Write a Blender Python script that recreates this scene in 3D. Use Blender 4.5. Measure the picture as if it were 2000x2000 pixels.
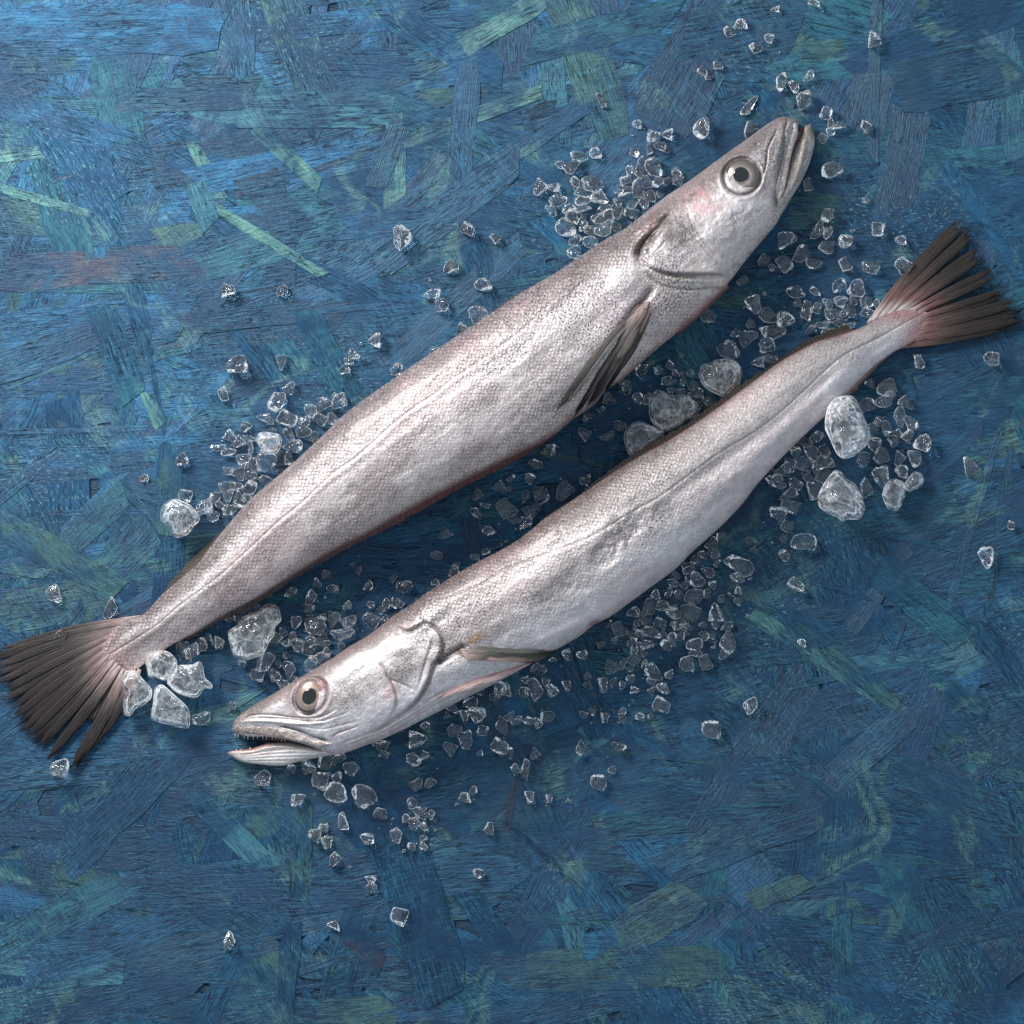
import bpy, math, random
import numpy as np
from mathutils import Vector

# ------------------------------------------------------------------ clearing
for o in list(bpy.data.objects):
    bpy.data.objects.remove(o)
sc = bpy.context.scene
col = sc.collection
K = 0.0003            # metres per photograph pixel on the board (the frame is 0.6 m wide)
H = 1.30              # camera height above the board

# ------------------------------------------------------------------ camera
cd = bpy.data.cameras.new('camera')
cam = bpy.data.objects.new('camera', cd); col.objects.link(cam)
cam.location = (0, 0, H)
cd.sensor_width = 36
cd.lens = 36 * H / 0.6
cd.clip_start = 0.01
cd.clip_end = 50
sc.camera = cam

# ------------------------------------------------------------------ world: dim, even studio surroundings
w = bpy.data.worlds.new('World'); sc.world = w; w.use_nodes = True
bg = w.node_tree.nodes['Background']
bg.inputs[0].default_value = (0.74, 0.87, 1.0, 1)
bg.inputs[1].default_value = 0.72

# ------------------------------------------------------------------ window-like soft light from the upper left
def area(name, loc, target, sx, sy, power, colr):
    ld = bpy.data.lights.new(name, 'AREA')
    ld.shape = 'RECTANGLE'; ld.size = sx; ld.size_y = sy
    ld.energy = power; ld.color = colr
    o = bpy.data.objects.new(name, ld); col.objects.link(o)
    o.location = loc
    o.rotation_euler = (Vector(target) - Vector(loc)).to_track_quat('-Z', 'Y').to_euler()
    return o
area('window_light', (-0.64, 0.68, 0.60), (0, 0, 0), 0.40, 0.40, 27.5, (1.0, 0.985, 0.97))

sc.view_settings.view_transform = 'Standard'
sc.view_settings.look = 'None'
sc.view_settings.exposure = 0
sc.view_settings.gamma = 1
sc.render.engine = 'CYCLES'
sc.render.resolution_x = 1024; sc.render.resolution_y = 1024
try:
    sc.cycles.max_bounces = 10
    sc.cycles.transmission_bounces = 10
    sc.cycles.glossy_bounces = 6
    sc.cycles.transparent_max_bounces = 12
except Exception:
    pass

# ------------------------------------------------------------------ helpers
def W(px, py, z=0.0):
    """point at height z seen at photograph pixel (px, py)"""
    s = (H - z) / H
    return np.stack([(np.asarray(px, float) - 1000) * K * s,
                     (1000 - np.asarray(py, float)) * K * s,
                     np.asarray(z, float) + 0 * np.asarray(px, float)], -1)

rs = np.random.RandomState(11)
LAT = rs.rand(256, 256)
def vnoise(x, y):
    xi = np.floor(x).astype(int); yi = np.floor(y).astype(int)
    fx = x - xi; fy = y - yi
    fx = fx * fx * (3 - 2 * fx); fy = fy * fy * (3 - 2 * fy)
    a = LAT[xi & 255, yi & 255]; b = LAT[(xi + 1) & 255, yi & 255]
    c = LAT[xi & 255, (yi + 1) & 255]; d = LAT[(xi + 1) & 255, (yi + 1) & 255]
    return (a * (1 - fx) + b * fx) * (1 - fy) + (c * (1 - fx) + d * fx) * fy
def fbm(x, y, o=4):
    s = 0; a = .5; t = 0
    for i in range(o):
        s = s + a * vnoise(x + 17.3 * i, y + 9.1 * i); t += a; a *= .5; x = x * 2.03; y = y * 2.03
    return s / t
def sstep(x, a, b):
    t = np.clip((x - a) / (b - a), 0, 1)
    return t * t * (3 - 2 * t)

def pchip(xs, ys):
    xs = np.asarray(xs, float); ys = np.asarray(ys, float)
    o = np.argsort(xs, kind='stable'); xs = xs[o]; ys = ys[o]
    keep = np.concatenate([[True], np.diff(xs) > 1e-6]); xs = xs[keep]; ys = ys[keep]
    h = np.diff(xs); dl = np.diff(ys) / h
    m = np.zeros(len(xs))
    for i in range(1, len(xs) - 1):
        if dl[i - 1] * dl[i] > 0:
            w1 = 2 * h[i] + h[i - 1]; w2 = h[i] + 2 * h[i - 1]
            m[i] = (w1 + w2) / (w1 / dl[i - 1] + w2 / dl[i])
    m[0] = dl[0]; m[-1] = dl[-1]
    def f(x):
        x = np.clip(np.asarray(x, float), xs[0], xs[-1])
        i = np.clip(np.searchsorted(xs, x) - 1, 0, len(xs) - 2)
        t = (x - xs[i]) / h[i]
        return ((2 * t**3 - 3 * t**2 + 1) * ys[i] + (t**3 - 2 * t**2 + t) * h[i] * m[i]
                + (-2 * t**3 + 3 * t**2) * ys[i + 1] + (t**3 - t**2) * h[i] * m[i + 1])
    return f

def mesh_np(name, V, F, cols=None, uv=None, msk=None, smooth=True):
    """F: (n,4) or (n,3) array"""
    me = bpy.data.meshes.new(name)
    V = np.ascontiguousarray(V, dtype=np.float32); F = np.ascontiguousarray(F, dtype=np.int32)
    n, k = F.shape
    me.vertices.add(len(V)); me.vertices.foreach_set('co', V.ravel())
    me.loops.add(n * k); me.loops.foreach_set('vertex_index', F.ravel())
    me.polygons.add(n)
    me.polygons.foreach_set('loop_start', np.arange(0, n * k, k, dtype=np.int32))
    try:
        me.polygons.foreach_set('loop_total', np.full(n, k, dtype=np.int32))
    except Exception:
        pass
    me.update(calc_edges=True)
    me.polygons.foreach_set('use_smooth', np.full(n, bool(smooth)))
    if cols is not None:
        a = me.color_attributes.new('Col', 'FLOAT_COLOR', 'POINT')
        c = np.ones((len(V), 4), np.float32); c[:, :3] = cols
        a.data.foreach_set('color', c.ravel())
    if msk is not None:
        a = me.color_attributes.new('Msk', 'FLOAT_COLOR', 'POINT')
        c = np.ones((len(V), 4), np.float32); c[:, :3] = msk
        a.data.foreach_set('color', c.ravel())
    if uv is not None:
        u = me.uv_layers.new(name='UVMap')
        u.data.foreach_set('uv', np.ascontiguousarray(np.asarray(uv, np.float32)[F.ravel()]).ravel())
    me.validate()
    return me

def link(name, me, mat, parent=None, loc=None):
    o = bpy.data.objects.new(name, me); col.objects.link(o)
    if mat is not None and not me.materials: me.materials.append(mat)
    if parent is not None: o.parent = parent
    if loc is not None: o.location = loc
    return o
def tag(o, label=None, cat=None, group=None, kind=None):
    if label: o['label'] = label
    if cat: o['category'] = cat
    if group: o['group'] = group
    if kind: o['kind'] = kind
    return o
def empty(name, loc):
    o = bpy.data.objects.new(name, None); col.objects.link(o); o.location = loc
    o.empty_display_size = .01
    return o

def gridF(nr, nc, wrap=False, off=0):
    i = np.arange(nr - 1)[:, None]; j = np.arange(nc if wrap else nc - 1)[None, :]
    j2 = (j + 1) % nc
    return np.stack([i * nc + j, i * nc + j2, (i + 1) * nc + j2, (i + 1) * nc + j], -1).reshape(-1, 4) + off

# ------------------------------------------------------------------ node helper
class NT:
    def __init__(s, name):
        s.m = bpy.data.materials.new(name); s.m.use_nodes = True
        s.t = s.m.node_tree; s.b = s.t.nodes['Principled BSDF']; s.o = s.t.nodes['Material Output']
    def n(s, kind, **kw):
        nd = s.t.nodes.new(kind)
        for k, v in kw.items():
            if isinstance(k, str) and hasattr(nd, k): setattr(nd, k, v)
        return nd
    def l(s, a, b): s.t.links.new(a, b)
    def val(s, sock, v):
        if hasattr(v, 'links') or isinstance(v, bpy.types.NodeSocket): s.l(v, sock)
        else: sock.default_value = v
    def math(s, op, a, b=0.0, clamp=False):
        nd = s.n('ShaderNodeMath', operation=op); nd.use_clamp = clamp
        s.val(nd.inputs[0], a); s.val(nd.inputs[1], b); return nd.outputs[0]
    def mix(s, f, a, b, bt='MIX'):
        nd = s.n('ShaderNodeMix', data_type='RGBA', blend_type=bt)
        s.val(nd.inputs[0], f)
        for i, v in ((6, a), (7, b)):
            if isinstance(v, tuple): nd.inputs[i].default_value = (*v, 1) if len(v) == 3 else v
            else: s.l(v, nd.inputs[i])
        return nd.outputs[2]
    def noise(s, vec, scale, detail=3, rough=.5, dist=0):
        nd = s.n('ShaderNodeTexNoise')
        if vec is not None: s.l(vec, nd.inputs['Vector'])
        nd.inputs['Scale'].default_value = scale; nd.inputs['Detail'].default_value = detail
        nd.inputs['Roughness'].default_value = rough; nd.inputs['Distortion'].default_value = dist
        return nd.outputs[0]
    def mapping(s, vec, scale=(1, 1, 1), rot=(0, 0, 0), loc=(0, 0, 0)):
        nd = s.n('ShaderNodeMapping'); s.l(vec, nd.inputs[0])
        nd.inputs['Scale'].default_value = scale; nd.inputs['Rotation'].default_value = rot
        nd.inputs['Location'].default_value = loc
        return nd.outputs[0]
    def aniso(s, vec, ang, sx, sy, loc=(0, 0, 0)):
        return s.mapping(s.mapping(vec, (1, 1, 1), (0, 0, ang), loc), (sx, sy, 1))
    def ramp(s, f, a, b, lo=0.0, hi=1.0):
        nd = s.n('ShaderNodeMapRange'); nd.interpolation_type = 'SMOOTHSTEP'
        s.val(nd.inputs[0], f); nd.inputs[1].default_value = a; nd.inputs[2].default_value = b
        nd.inputs[3].default_value = lo; nd.inputs[4].default_value = hi
        return nd.outputs[0]
    def attr(s, name):
        nd = s.n('ShaderNodeAttribute'); nd.attribute_name = name; return nd
    def bump(s, h, dist, strength=1.0, normal=None):
        nd = s.n('ShaderNodeBump'); s.l(h, nd.inputs['Height'])
        nd.inputs['Distance'].default_value = dist; nd.inputs['Strength'].default_value = strength
        if normal is not None: s.l(normal, nd.inputs['Normal'])
        return nd.outputs[0]
    def pb(s, **kw):
        for k, v in kw.items():
            k = k.replace('_', ' ')
            s.val(s.b.inputs[k], v)

# ------------------------------------------------------------------ material: blue paint over wood strands
def paint_material():
    m = NT('blue_paint_on_wood')
    uv = m.n('ShaderNodeUVMap').outputs[0]
    c = m.attr('Col').outputs[0]
    geo = m.n('ShaderNodeNewGeometry').outputs['Position']
    # fibres run along u (u, v in photograph pixels)
    fib = m.noise(m.mapping(uv, (0.016, 0.30, 1)), 1.0, 3, .6, .6)
    fib2 = m.noise(m.mapping(uv, (0.035, 0.85, 1)), 1.0, 2, .6, .3)
    broad = m.noise(m.mapping(uv, (0.006, 0.05, 1)), 1.0, 2, .5, .5)
    # brush strokes of the paint coat, their direction wanders over the board
    brush = m.noise(m.aniso(geo, -.25, 80, 800), 1.0, 4, .65, 1.6)
    brush2 = m.noise(m.aniso(geo, .95, 90, 800, (2, 1, 0)), 1.0, 4, .65, 1.6)
    patch = m.noise(geo, 14, 3, .55, .5)
    patch2 = m.noise(m.mapping(geo, (1, 1, 1), (0, 0, 0), (3, 1, 0)), 30, 4, .6, .8)
    bsel = m.ramp(m.noise(geo, 9, 1), .44, .56)
    br = m.mix(bsel, brush, brush2)
    fieldn = m.noise(geo, 7, 4, .6, .6)
    fieldc = m.mix(m.ramp(fieldn, .38, .62), (0.005, 0.028, 0.068), (0.010, 0.056, 0.118))
    cf = m.ramp(m.noise(m.aniso(geo, -.2, 26, 40, (5, 2, 0)), 1.0, 4, .65, 1.0), .36, .60, .10, .85)
    base = m.mix(cf, fieldc, c)
    base = m.mix(m.ramp(patch, .46, .66, 0, .75), base, (0.006, 0.028, 0.068))
    # dark paint collects between the fibres
    g = m.math('ADD', m.math('MULTIPLY', fib, .5), m.math('MULTIPLY', fib2, .5))
    base = m.mix(m.ramp(g, .49, .38, 0, .58), base, (0.004, 0.017, 0.040))
    base = m.mix(m.ramp(broad, .55, .32, 0, .35), base, (0.009, 0.034, 0.078))
    base = m.mix(m.ramp(br, .52, .40, 0, .6), base, (0.005, 0.024, 0.058))
    # worn lighter raised fibres
    wear = m.math('MULTIPLY', m.ramp(g, .49, .60), m.ramp(patch2, .30, .62))
    base = m.mix(m.math('MULTIPLY', wear, .40), base, (0.032, 0.142, 0.215))
    dry = m.math('MULTIPLY', m.ramp(br, .50, .64), m.ramp(patch2, .32, .64))
    base = m.mix(m.math('MULTIPLY', dry, .48), base, (0.036, 0.150, 0.225))
    # sparse yellow green where the first coat shows
    spot = m.math('MULTIPLY', m.ramp(m.noise(geo, 20, 4, .65, 1.2), .56, .70), m.ramp(m.math('MAXIMUM', fib2, br), .46, .60))
    base = m.mix(m.math('MULTIPLY', spot, .40), base, (0.150, 0.300, 0.220))
    fl = m.noise(m.mapping(uv, (0.09, 0.28, 1)), 1.0, 2, .5)
    fleck = m.math('MULTIPLY', m.ramp(fl, .60, .68), m.ramp(m.noise(geo, 9, 2), .54, .66))
    base = m.mix(m.math('MULTIPLY', fleck, .38), base, (0.20, 0.38, 0.38))
    # thin dark cracks and splits along the fibres
    ck = m.noise(m.mapping(uv, (0.011, 0.16, 1), (0, 0, 0), (40, 7, 0)), 1.0, 2, .5, .8)
    ckl = m.math('MULTIPLY', m.ramp(m.math('ABSOLUTE', m.math('SUBTRACT', ck, .5)), .020, .005), m.ramp(patch2, .44, .56))
    base = m.mix(m.math('MULTIPLY', ckl, .85), base, (0.004, 0.008, 0.016))
    m.pb(Base_Color=base, Roughness=m.ramp(fib2, .3, .7, .33, .56))
    m.b.inputs['Specular IOR Level'].default_value = .22
    grit = m.noise(geo, 1500, 3, .6)
    h = m.math('ADD', m.math('MULTIPLY', fib, .9), m.math('MULTIPLY', fib2, .55))
    h = m.math('ADD', h, m.math('MULTIPLY', br, .35))
    h = m.math('ADD', h, m.math('MULTIPLY', grit, .22))
    h = m.math('SUBTRACT', h, m.math('MULTIPLY', ckl, .8))
    m.l(m.bump(h, 0.0010, .7), m.b.inputs['Normal'])
    return m.m
MAT_PAINT = paint_material()

# ------------------------------------------------------------------ the board: base slab, strands pressed into it
def c3(r, g, b): return np.array([r, g, b])
PAL = {
    'deep':  c3(.012, .050, .112), 'navy': c3(.010, .038, .080), 'blue': c3(.018, .090, .185),
    'mid':   c3(.016, .074, .140), 'teal': c3(.024, .112, .145), 'slate': c3(.022, .062, .098),
    'azure': c3(.022, .125, .250), 'green': c3(.120, .270, .220), 'brown': c3(.060, .060, .078),
    'dark':  c3(.007, .014, .026), 'rust': c3(.050, .034, .030), 'moss': c3(.050, .115, .095),
    'pale':  c3(.055, .170, .215)}

def strand_geo(cx, cy, L, Wd, ang, z, tl, tw, colr, seed, bend=0.0, nu=7):
    """thin wood strand: grid top with ragged ends, side faces; pixel units in plan, metres in height"""
    r = np.random.RandomState(seed)
    nv = 3
    u = np.linspace(-.5, .5, nu)
    k0 = (r.rand() - .5) * .8 * Wd / L; k1 = (r.rand() - .5) * .8 * Wd / L
    e0 = k0 * np.linspace(-1, 1, nv) / .6 + (r.rand(nv) - .5) * .06; e1 = k1 * np.linspace(-1, 1, nv) / .6 + (r.rand(nv) - .5) * .06
    wj = 1 + (r.rand(nu) - .5) * .20
    wj[0] *= .75 + .25 * r.rand(); wj[-1] *= .6 + .4 * r.rand()
    a = math.radians(ang); ca, sa = math.cos(a), math.sin(a)
    P = []; UV = []; 
    for i in range(nu):
        for j in range(nv):
            v = (j / (nv - 1) - .5)
            uu = u[i] * L
            if i == 0: uu += e0[j] * L * .6
            if i == nu - 1: uu += e1[j] * L * .6
            vv = v * Wd * wj[i] + bend * (u[i] ** 2) * L
            x = cx + uu * ca + vv * sa
            y = cy - uu * sa + vv * ca
            zz = z + tl * u[i] + tw * v + (r.rand() - .5) * .00005
            P.append(W(x, y, 0) + np.array([0, 0, zz])); UV.append((uu + seed * 37.7 % 9000, vv + seed * 13.3 % 5000))
    n = len(P)
    ring = [i * nv for i in range(nu)] + [(nu - 1) * nv + j for j in range(1, nv)] + \
           [i * nv + nv - 1 for i in range(nu - 2, -1, -1)] + [j for j in range(nv - 2, 0, -1)]
    F = gridF(nu, nv)[:, ::1].tolist()
    for k in range(len(ring)):
        i0 = ring[k]; i1 = ring[(k + 1) % len(ring)]
        P.append(P[i0] - np.array([0, 0, .0009])); UV.append(UV[i0])
        F.append([i0, i1, n + (k + 1) % len(ring), n + k])
    P = np.array(P); F = np.array(F)
    C = np.tile(colr, (len(P), 1)) * (1 + (r.rand(len(P), 1) - .5) * .12)
    return P, F, C, np.array(UV)

board = empty('strand_board', (0, 0, 0)); tag(board, kind='structure')
board.name = 'board'
BR = 2600             # half size in pixels of what is built round the frame centre
bv = []; 
Vb = np.array([[-BR*K, -BR*K, .0], [BR*K, -BR*K, .0], [BR*K, BR*K, .0], [-BR*K, BR*K, .0],
               [-BR*K, -BR*K, -.018], [BR*K, -BR*K, -.018], [BR*K, BR*K, -.018], [-BR*K, BR*K, -.018]])
Fb = np.array([[0, 1, 2, 3], [7, 6, 5, 4], [0, 4, 5, 1], [1, 5, 6, 2], [2, 6, 7, 3], [3, 7, 4, 0]])
me = mesh_np('core_panel', Vb, Fb, np.tile(PAL['dark'], (8, 1)), Vb[:, :2] / K, smooth=False)
link('core_panel', me, MAT_PAINT, board)

def pick_col(rnd, x, y):
    tl = max(0, 1 - math.hypot(x - 0, y - 0) / 2200)
    names = ['deep', 'navy', 'blue', 'mid', 'teal', 'slate', 'azure', 'moss', 'brown', 'pale', 'green']
    wts = [3, 2.2 - 1.6 * tl, 2.4 + 3 * tl, 4, 2.6, 2.2, .3 + 4.2 * tl, 1.3, .0, .45, .12]
    c = PAL[rnd.choices(names, wts)[0]]
    return c * (.8 + .4 * rnd.random())

rnd = random.Random(5)
def strand_pars(x, y, big=1.0):
    if rnd.random() < (.62 if x < 1100 and y < 900 else .42): ang = rnd.gauss(4, 12)
    else: ang = rnd.uniform(-90, 90)
    L = rnd.uniform(150, 460) * big; Wd = rnd.uniform(30, 110)
    if rnd.random() < .18: Wd = rnd.uniform(10, 20)
    return L, Wd, ang
# lower layers: past counting, one object
VV, FF, CC, UU = [], [], [], []; off = 0
sd = 0
for layer in range(3):
    for gx in range(-2500, 4500, 118):
        for gy in range(-2500, 4500, 118):
            x = gx + 1000 - 1000 + rnd.uniform(-60, 60); y = gy + rnd.uniform(-60, 60)
            inner = -420 < x < 2420 and -420 < y < 2420
            if not inner and layer > 0 and rnd.random() < .45: continue
            L, Wd, ang = strand_pars(x, y, 1.0 if inner else 1.25)
            sd += 1
            P, F, C, U = strand_geo(x, y, L, Wd if inner else Wd * 1.5, ang, .0006 + layer * .00012 + rnd.uniform(0, .0002),
                                    rnd.gauss(0, .00012), rnd.gauss(0, .00005), pick_col(rnd, x, y), sd, rnd.gauss(0, .04), 6)
            VV.append(P); FF.append(F + off); CC.append(C); UU.append(U); off += len(P)
me = mesh_np('pressed_strands', np.concatenate(VV), np.concatenate(FF), np.concatenate(CC), np.concatenate(UU), smooth=False)
o = link('pressed_strands', me, MAT_PAINT, board); tag(o, kind='stuff')

# the strands that stand out in the photograph: x, y, length, width, angle (anticlockwise), colour
NAMED = [
 (110, 528, 210, 74, 4, 'brown'), (285, 515, 190, 70, 3, 'brown'), (262, 575, 230, 40, -76, 'mid'), (330, 195, 350, 48, 1, 'slate'),
 (200, 60, 470, 95, 1, 'azure'), (560, 305, 170, 30, -42, 'green'), (405, 335, 120, 26, -62, 'green'),
 (398, 400, 90, 44, -70, 'pale'), (170, 330, 250, 110, -58, 'blue'), (520, 468, 260, 20, -32, 'green'),
 (85, 392, 200, 18, -16, 'green'), (620, 215, 300, 70, 1, 'pale'), (230, 690, 190, 60, -70, 'teal'),
 (300, 800, 70, 26, -66, 'green'), (589, 1650, 210, 40, 88, 'moss'), (588, 1690, 90, 36, 90, 'moss'),
 (470, 1640, 270, 46, -44, 'pale'), (820, 1770, 380, 112, -74, 'navy'), (560, 1920, 220, 40, 84, 'slate'),
 (1590, 1280, 300, 30, -34, 'green'), (1650, 1300, 260, 34, -36, 'moss'), (998, 1565, 110, 15, 80, 'rust'),
 (1060, 1668, 190, 11, -42, 'dark'), (1706, 150, 330, 24, 88, 'slate'), (722, 1862, 70, 44, -48, 'rust'),
 (1650, 1620, 150, 110, 86, 'slate'), (480, 1740, 460, 90, 1, 'deep'), (870, 90, 260, 60, -28, 'blue'),
 (905, 250, 250, 52, 84, 'mid'), (1000, 300, 330, 40, 34, 'mid'), (1050, 240, 60, 70, 20, 'dark'),
 (540, 400, 70, 130, 10, 'slate'), (560, 480, 36, 150, 4, 'navy'), (120, 1090, 260, 60, -30, 'moss'),
 (50, 1115, 90, 22, -8, 'green'), (330, 970, 150, 44, 86, 'moss'), (1000, 1480, 330, 60, -62, 'slate'),
 (1130, 1300, 300, 60, -74, 'deep'), (1450, 1640, 340, 70, 20, 'mid'), (1520, 1740, 120, 40, 22, 'moss'),
 (1280, 1790, 180, 80, 30, 'moss'), (1800, 1180, 220, 70, -40, 'teal'), (1740, 1000, 260, 90, 8, 'teal'),
 (1870, 150, 250, 110, 10, 'slate'), (1350, 130, 260, 140, 60, 'navy'), (1450, 70, 240, 120, 10, 'slate'),
 (1180, 60, 300, 60, 14, 'teal'), (960, 60, 240, 44, 30, 'green'), (700, 40, 260, 50, 6, 'azure'),
 (60, 700, 260, 60, 20, 'mid'), (480, 620, 260, 46, 6, 'slate'), (640, 700, 200, 60, -64, 'teal'),
 (1650, 1500, 330, 60, 40, 'mid'), (1860, 1560, 260, 90, -20, 'slate'), (240, 1560, 330, 90, 46, 'mid'),
 (300, 1440, 420, 80, 2, 'blue'), (90, 1800, 330, 70, 26, 'teal'), (150, 250, 300, 60, -18, 'blue'),
 (55, 300, 150, 26, 6, 'green'), (760, 300, 140, 44, 70, 'teal'), (880, 420, 340, 50, 38, 'mid'),
]
strands = []
for i, (x, y, L, Wd, a, c) in enumerate(NAMED):
    strands.append((x, y, L, Wd, a, .00122 + .00015 * rnd.random(), PAL[c] * 1.0))
while len(strands) < 300:
    x = rnd.uniform(-40, 2040); y = rnd.uniform(-40, 2040)
    L, Wd, ang = strand_pars(x, y)
    strands.append((x, y, L * .9, Wd * .9, ang, rnd.uniform(.0009, .0012), pick_col(rnd, x, y)))
for i, (x, y, L, Wd, ang, z, c) in enumerate(strands):
    P, F, C, U = strand_geo(x, y, L, Wd, ang, z, rnd.gauss(0, .00014), rnd.gauss(0, .00006), c, 9000 + i, rnd.gauss(0, .03), 7)
    ctr = np.array(W(x, y, 0))
    me = mesh_np('wood_strand', P - ctr, F, C, U, smooth=False)
    link('wood_strand', me, MAT_PAINT, board, tuple(ctr))

ZB = .0012            # mean height of the board's top

# ------------------------------------------------------------------ materials of the fish
def skin_material():
    m = NT('silver_fish_skin')
    uv = m.n('ShaderNodeUVMap').outputs[0]
    c = m.attr('Col').outputs[0]
    sep = m.n('ShaderNodeSeparateColor'); m.l(m.attr('Msk').outputs[0], sep.inputs[0])
    scl, spk, wet = sep.outputs[0], sep.outputs[1], sep.outputs[2]
    wob = m.n('ShaderNodeTexNoise'); m.l(uv, wob.inputs['Vector']); wob.inputs['Scale'].default_value = .05
    wadd = m.n('ShaderNodeVectorMath', operation='MULTIPLY_ADD'); m.l(wob.outputs['Color'], wadd.inputs[0])
    wadd.inputs[1].default_value = (5, 5, 0); m.l(uv, wadd.inputs[2])
    vo = m.n('ShaderNodeTexVoronoi', feature='DISTANCE_TO_EDGE')
    m.l(m.mapping(wadd.outputs[0], (1 / 8.2, 1 / 6.2, 1), (0, 0, .78)), vo.inputs['Vector'])
    vo.inputs['Scale'].default_value = 1.0; vo.inputs['Randomness'].default_value = .34
    vc = m.n('ShaderNodeTexVoronoi', feature='F1')
    m.l(m.mapping(wadd.outputs[0], (1 / 8.2, 1 / 6.2, 1), (0, 0, .78)), vc.inputs['Vector'])
    vc.inputs['Scale'].default_value = 1.0; vc.inputs['Randomness'].default_value = .34
    edge = m.math('MULTIPLY', m.ramp(vo.outputs['Distance'], .30, .05), m.ramp(m.noise(m.mapping(uv, (.07, .07, 1)), 1.0, 3, .6), .36, .58, .35, 1.0))
    sp = m.noise(m.mapping(uv, (.30, .25, 1)), 1.0, 3, .7)
    sp2 = m.noise(m.mapping(uv, (.13, .10, 1), (0, 0, .5)), 1.0, 3, .6)
    dots = m.math('MULTIPLY', m.ramp(sp, .51, .55), m.ramp(sp2, .34, .52))
    big = m.noise(m.mapping(uv, (.02, .028, 1)), 1.0, 4, .6)
    base = m.mix(m.math('MULTIPLY', edge, m.math('MULTIPLY', scl, .78)), c, (.075, .052, .052))
    base = m.mix(m.math('MULTIPLY', dots, m.math('MULTIPLY', spk, .92)), base, (.050, .040, .044))
    base = m.mix(m.ramp(big, .44, .62, 0, .20), base, (.26, .20, .20))
    glint = m.ramp(m.noise(m.mapping(uv, (.30, .30, 1), (0, 0, 1), (9, 3, 0)), 1.0, 2, .6), .55, .70)  # highlight sparkle painted into the base colour as pale dots
    base = m.mix(m.math('MULTIPLY', glint, .38), base, m.mix(.5, c, (1.0, .97, .98)))
    rg = m.math('ADD', .34, m.math('MULTIPLY', m.noise(m.mapping(uv, (.18, .18, 1)), 1.0, 2), .22))
    m.pb(Base_Color=base, Roughness=rg, Metallic=.28)
    m.b.inputs['Specular IOR Level'].default_value = .6
    m.b.inputs['Coat Weight'].default_value = .15
    m.b.inputs['Coat Roughness'].default_value = .10
    m.b.inputs['Subsurface Weight'].default_value = 0.0
    h = m.math('ADD', m.math('MULTIPLY', m.math('MULTIPLY', vc.outputs['Distance'], m.math('ADD', scl, .15)), .4),
               m.math('MULTIPLY', m.noise(m.mapping(uv, (.22, .22, 1)), 1.0, 4, .7), .7))
    h = m.math('ADD', h, m.math('MULTIPLY', m.noise(m.mapping(uv, (.06, .08, 1)), 1.0, 3, .6), 1.1))
    m.l(m.bump(h, 0.0006, 1.0), m.b.inputs['Normal'])
    return m.m
MAT_SKIN = skin_material()

def fin_material():
    m = NT('wet_fin_membrane')
    c = m.attr('Col').outputs[0]
    uv = m.n('ShaderNodeUVMap').outputs[0]
    n1 = m.noise(m.mapping(uv, (.03, .5, 1)), 1.0, 3, .6)
    base = m.mix(m.ramp(n1, .52, .68, 0, .035), c, (.20, .17, .16), 'MIX')
    base = m.mix(m.ramp(n1, .52, .35, 0, .6), base, (.012, .010, .011))
    m.pb(Base_Color=base, Roughness=.42)
    m.b.inputs['Specular IOR Level'].default_value = .12
    m.b.inputs['Coat Weight'].default_value = .0; m.b.inputs['Coat Roughness'].default_value = .25
    m.l(m.bump(n1, 0.0006, .9), m.b.inputs['Normal'])
    return m.m
MAT_FIN = fin_material()

def eye_material():
    m = NT('wet_eye')
    c = m.attr('Col').outputs[0]
    uv = m.n('ShaderNodeUVMap').outputs[0]
    n1 = m.noise(m.mapping(uv, (.12, .12, 1)), 1.0, 4, .65)
    base = m.mix(m.ramp(n1, .42, .60, 0, .30), c, (.16, .10, .08))
    m.pb(Base_Color=base, Roughness=.30, Metallic=.5)
    m.b.inputs['Coat Weight'].default_value = 1.0; m.b.inputs['Coat Roughness'].default_value = .03
    return m.m
MAT_EYE = eye_material()
def simple(name, colr, rough, metallic=0, coat=0):
    m = NT(name); n1 = m.noise(m.n('ShaderNodeNewGeometry').outputs['Position'], 900, 3, .6)
    m.b.inputs['Specular IOR Level'].default_value = .3
    m.pb(Base_Color=m.mix(m.math('MULTIPLY', n1, .5), colr, tuple(v * .5 for v in colr)), Roughness=rough, Metallic=metallic)
    m.b.inputs['Coat Weight'].default_value = coat; m.b.inputs['Coat Roughness'].default_value = .03
    return m.m
MAT_PUPIL = simple('black_pupil', (.003, .006, .008), .10, 0, 1)
MAT_MOUTH = simple('dark_red_mouth_lining', (.060, .010, .012), .35, 0, .3)
MAT_TOOTH = simple('translucent_teeth', (.50, .46, .40), .25, 0, .4)

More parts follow.
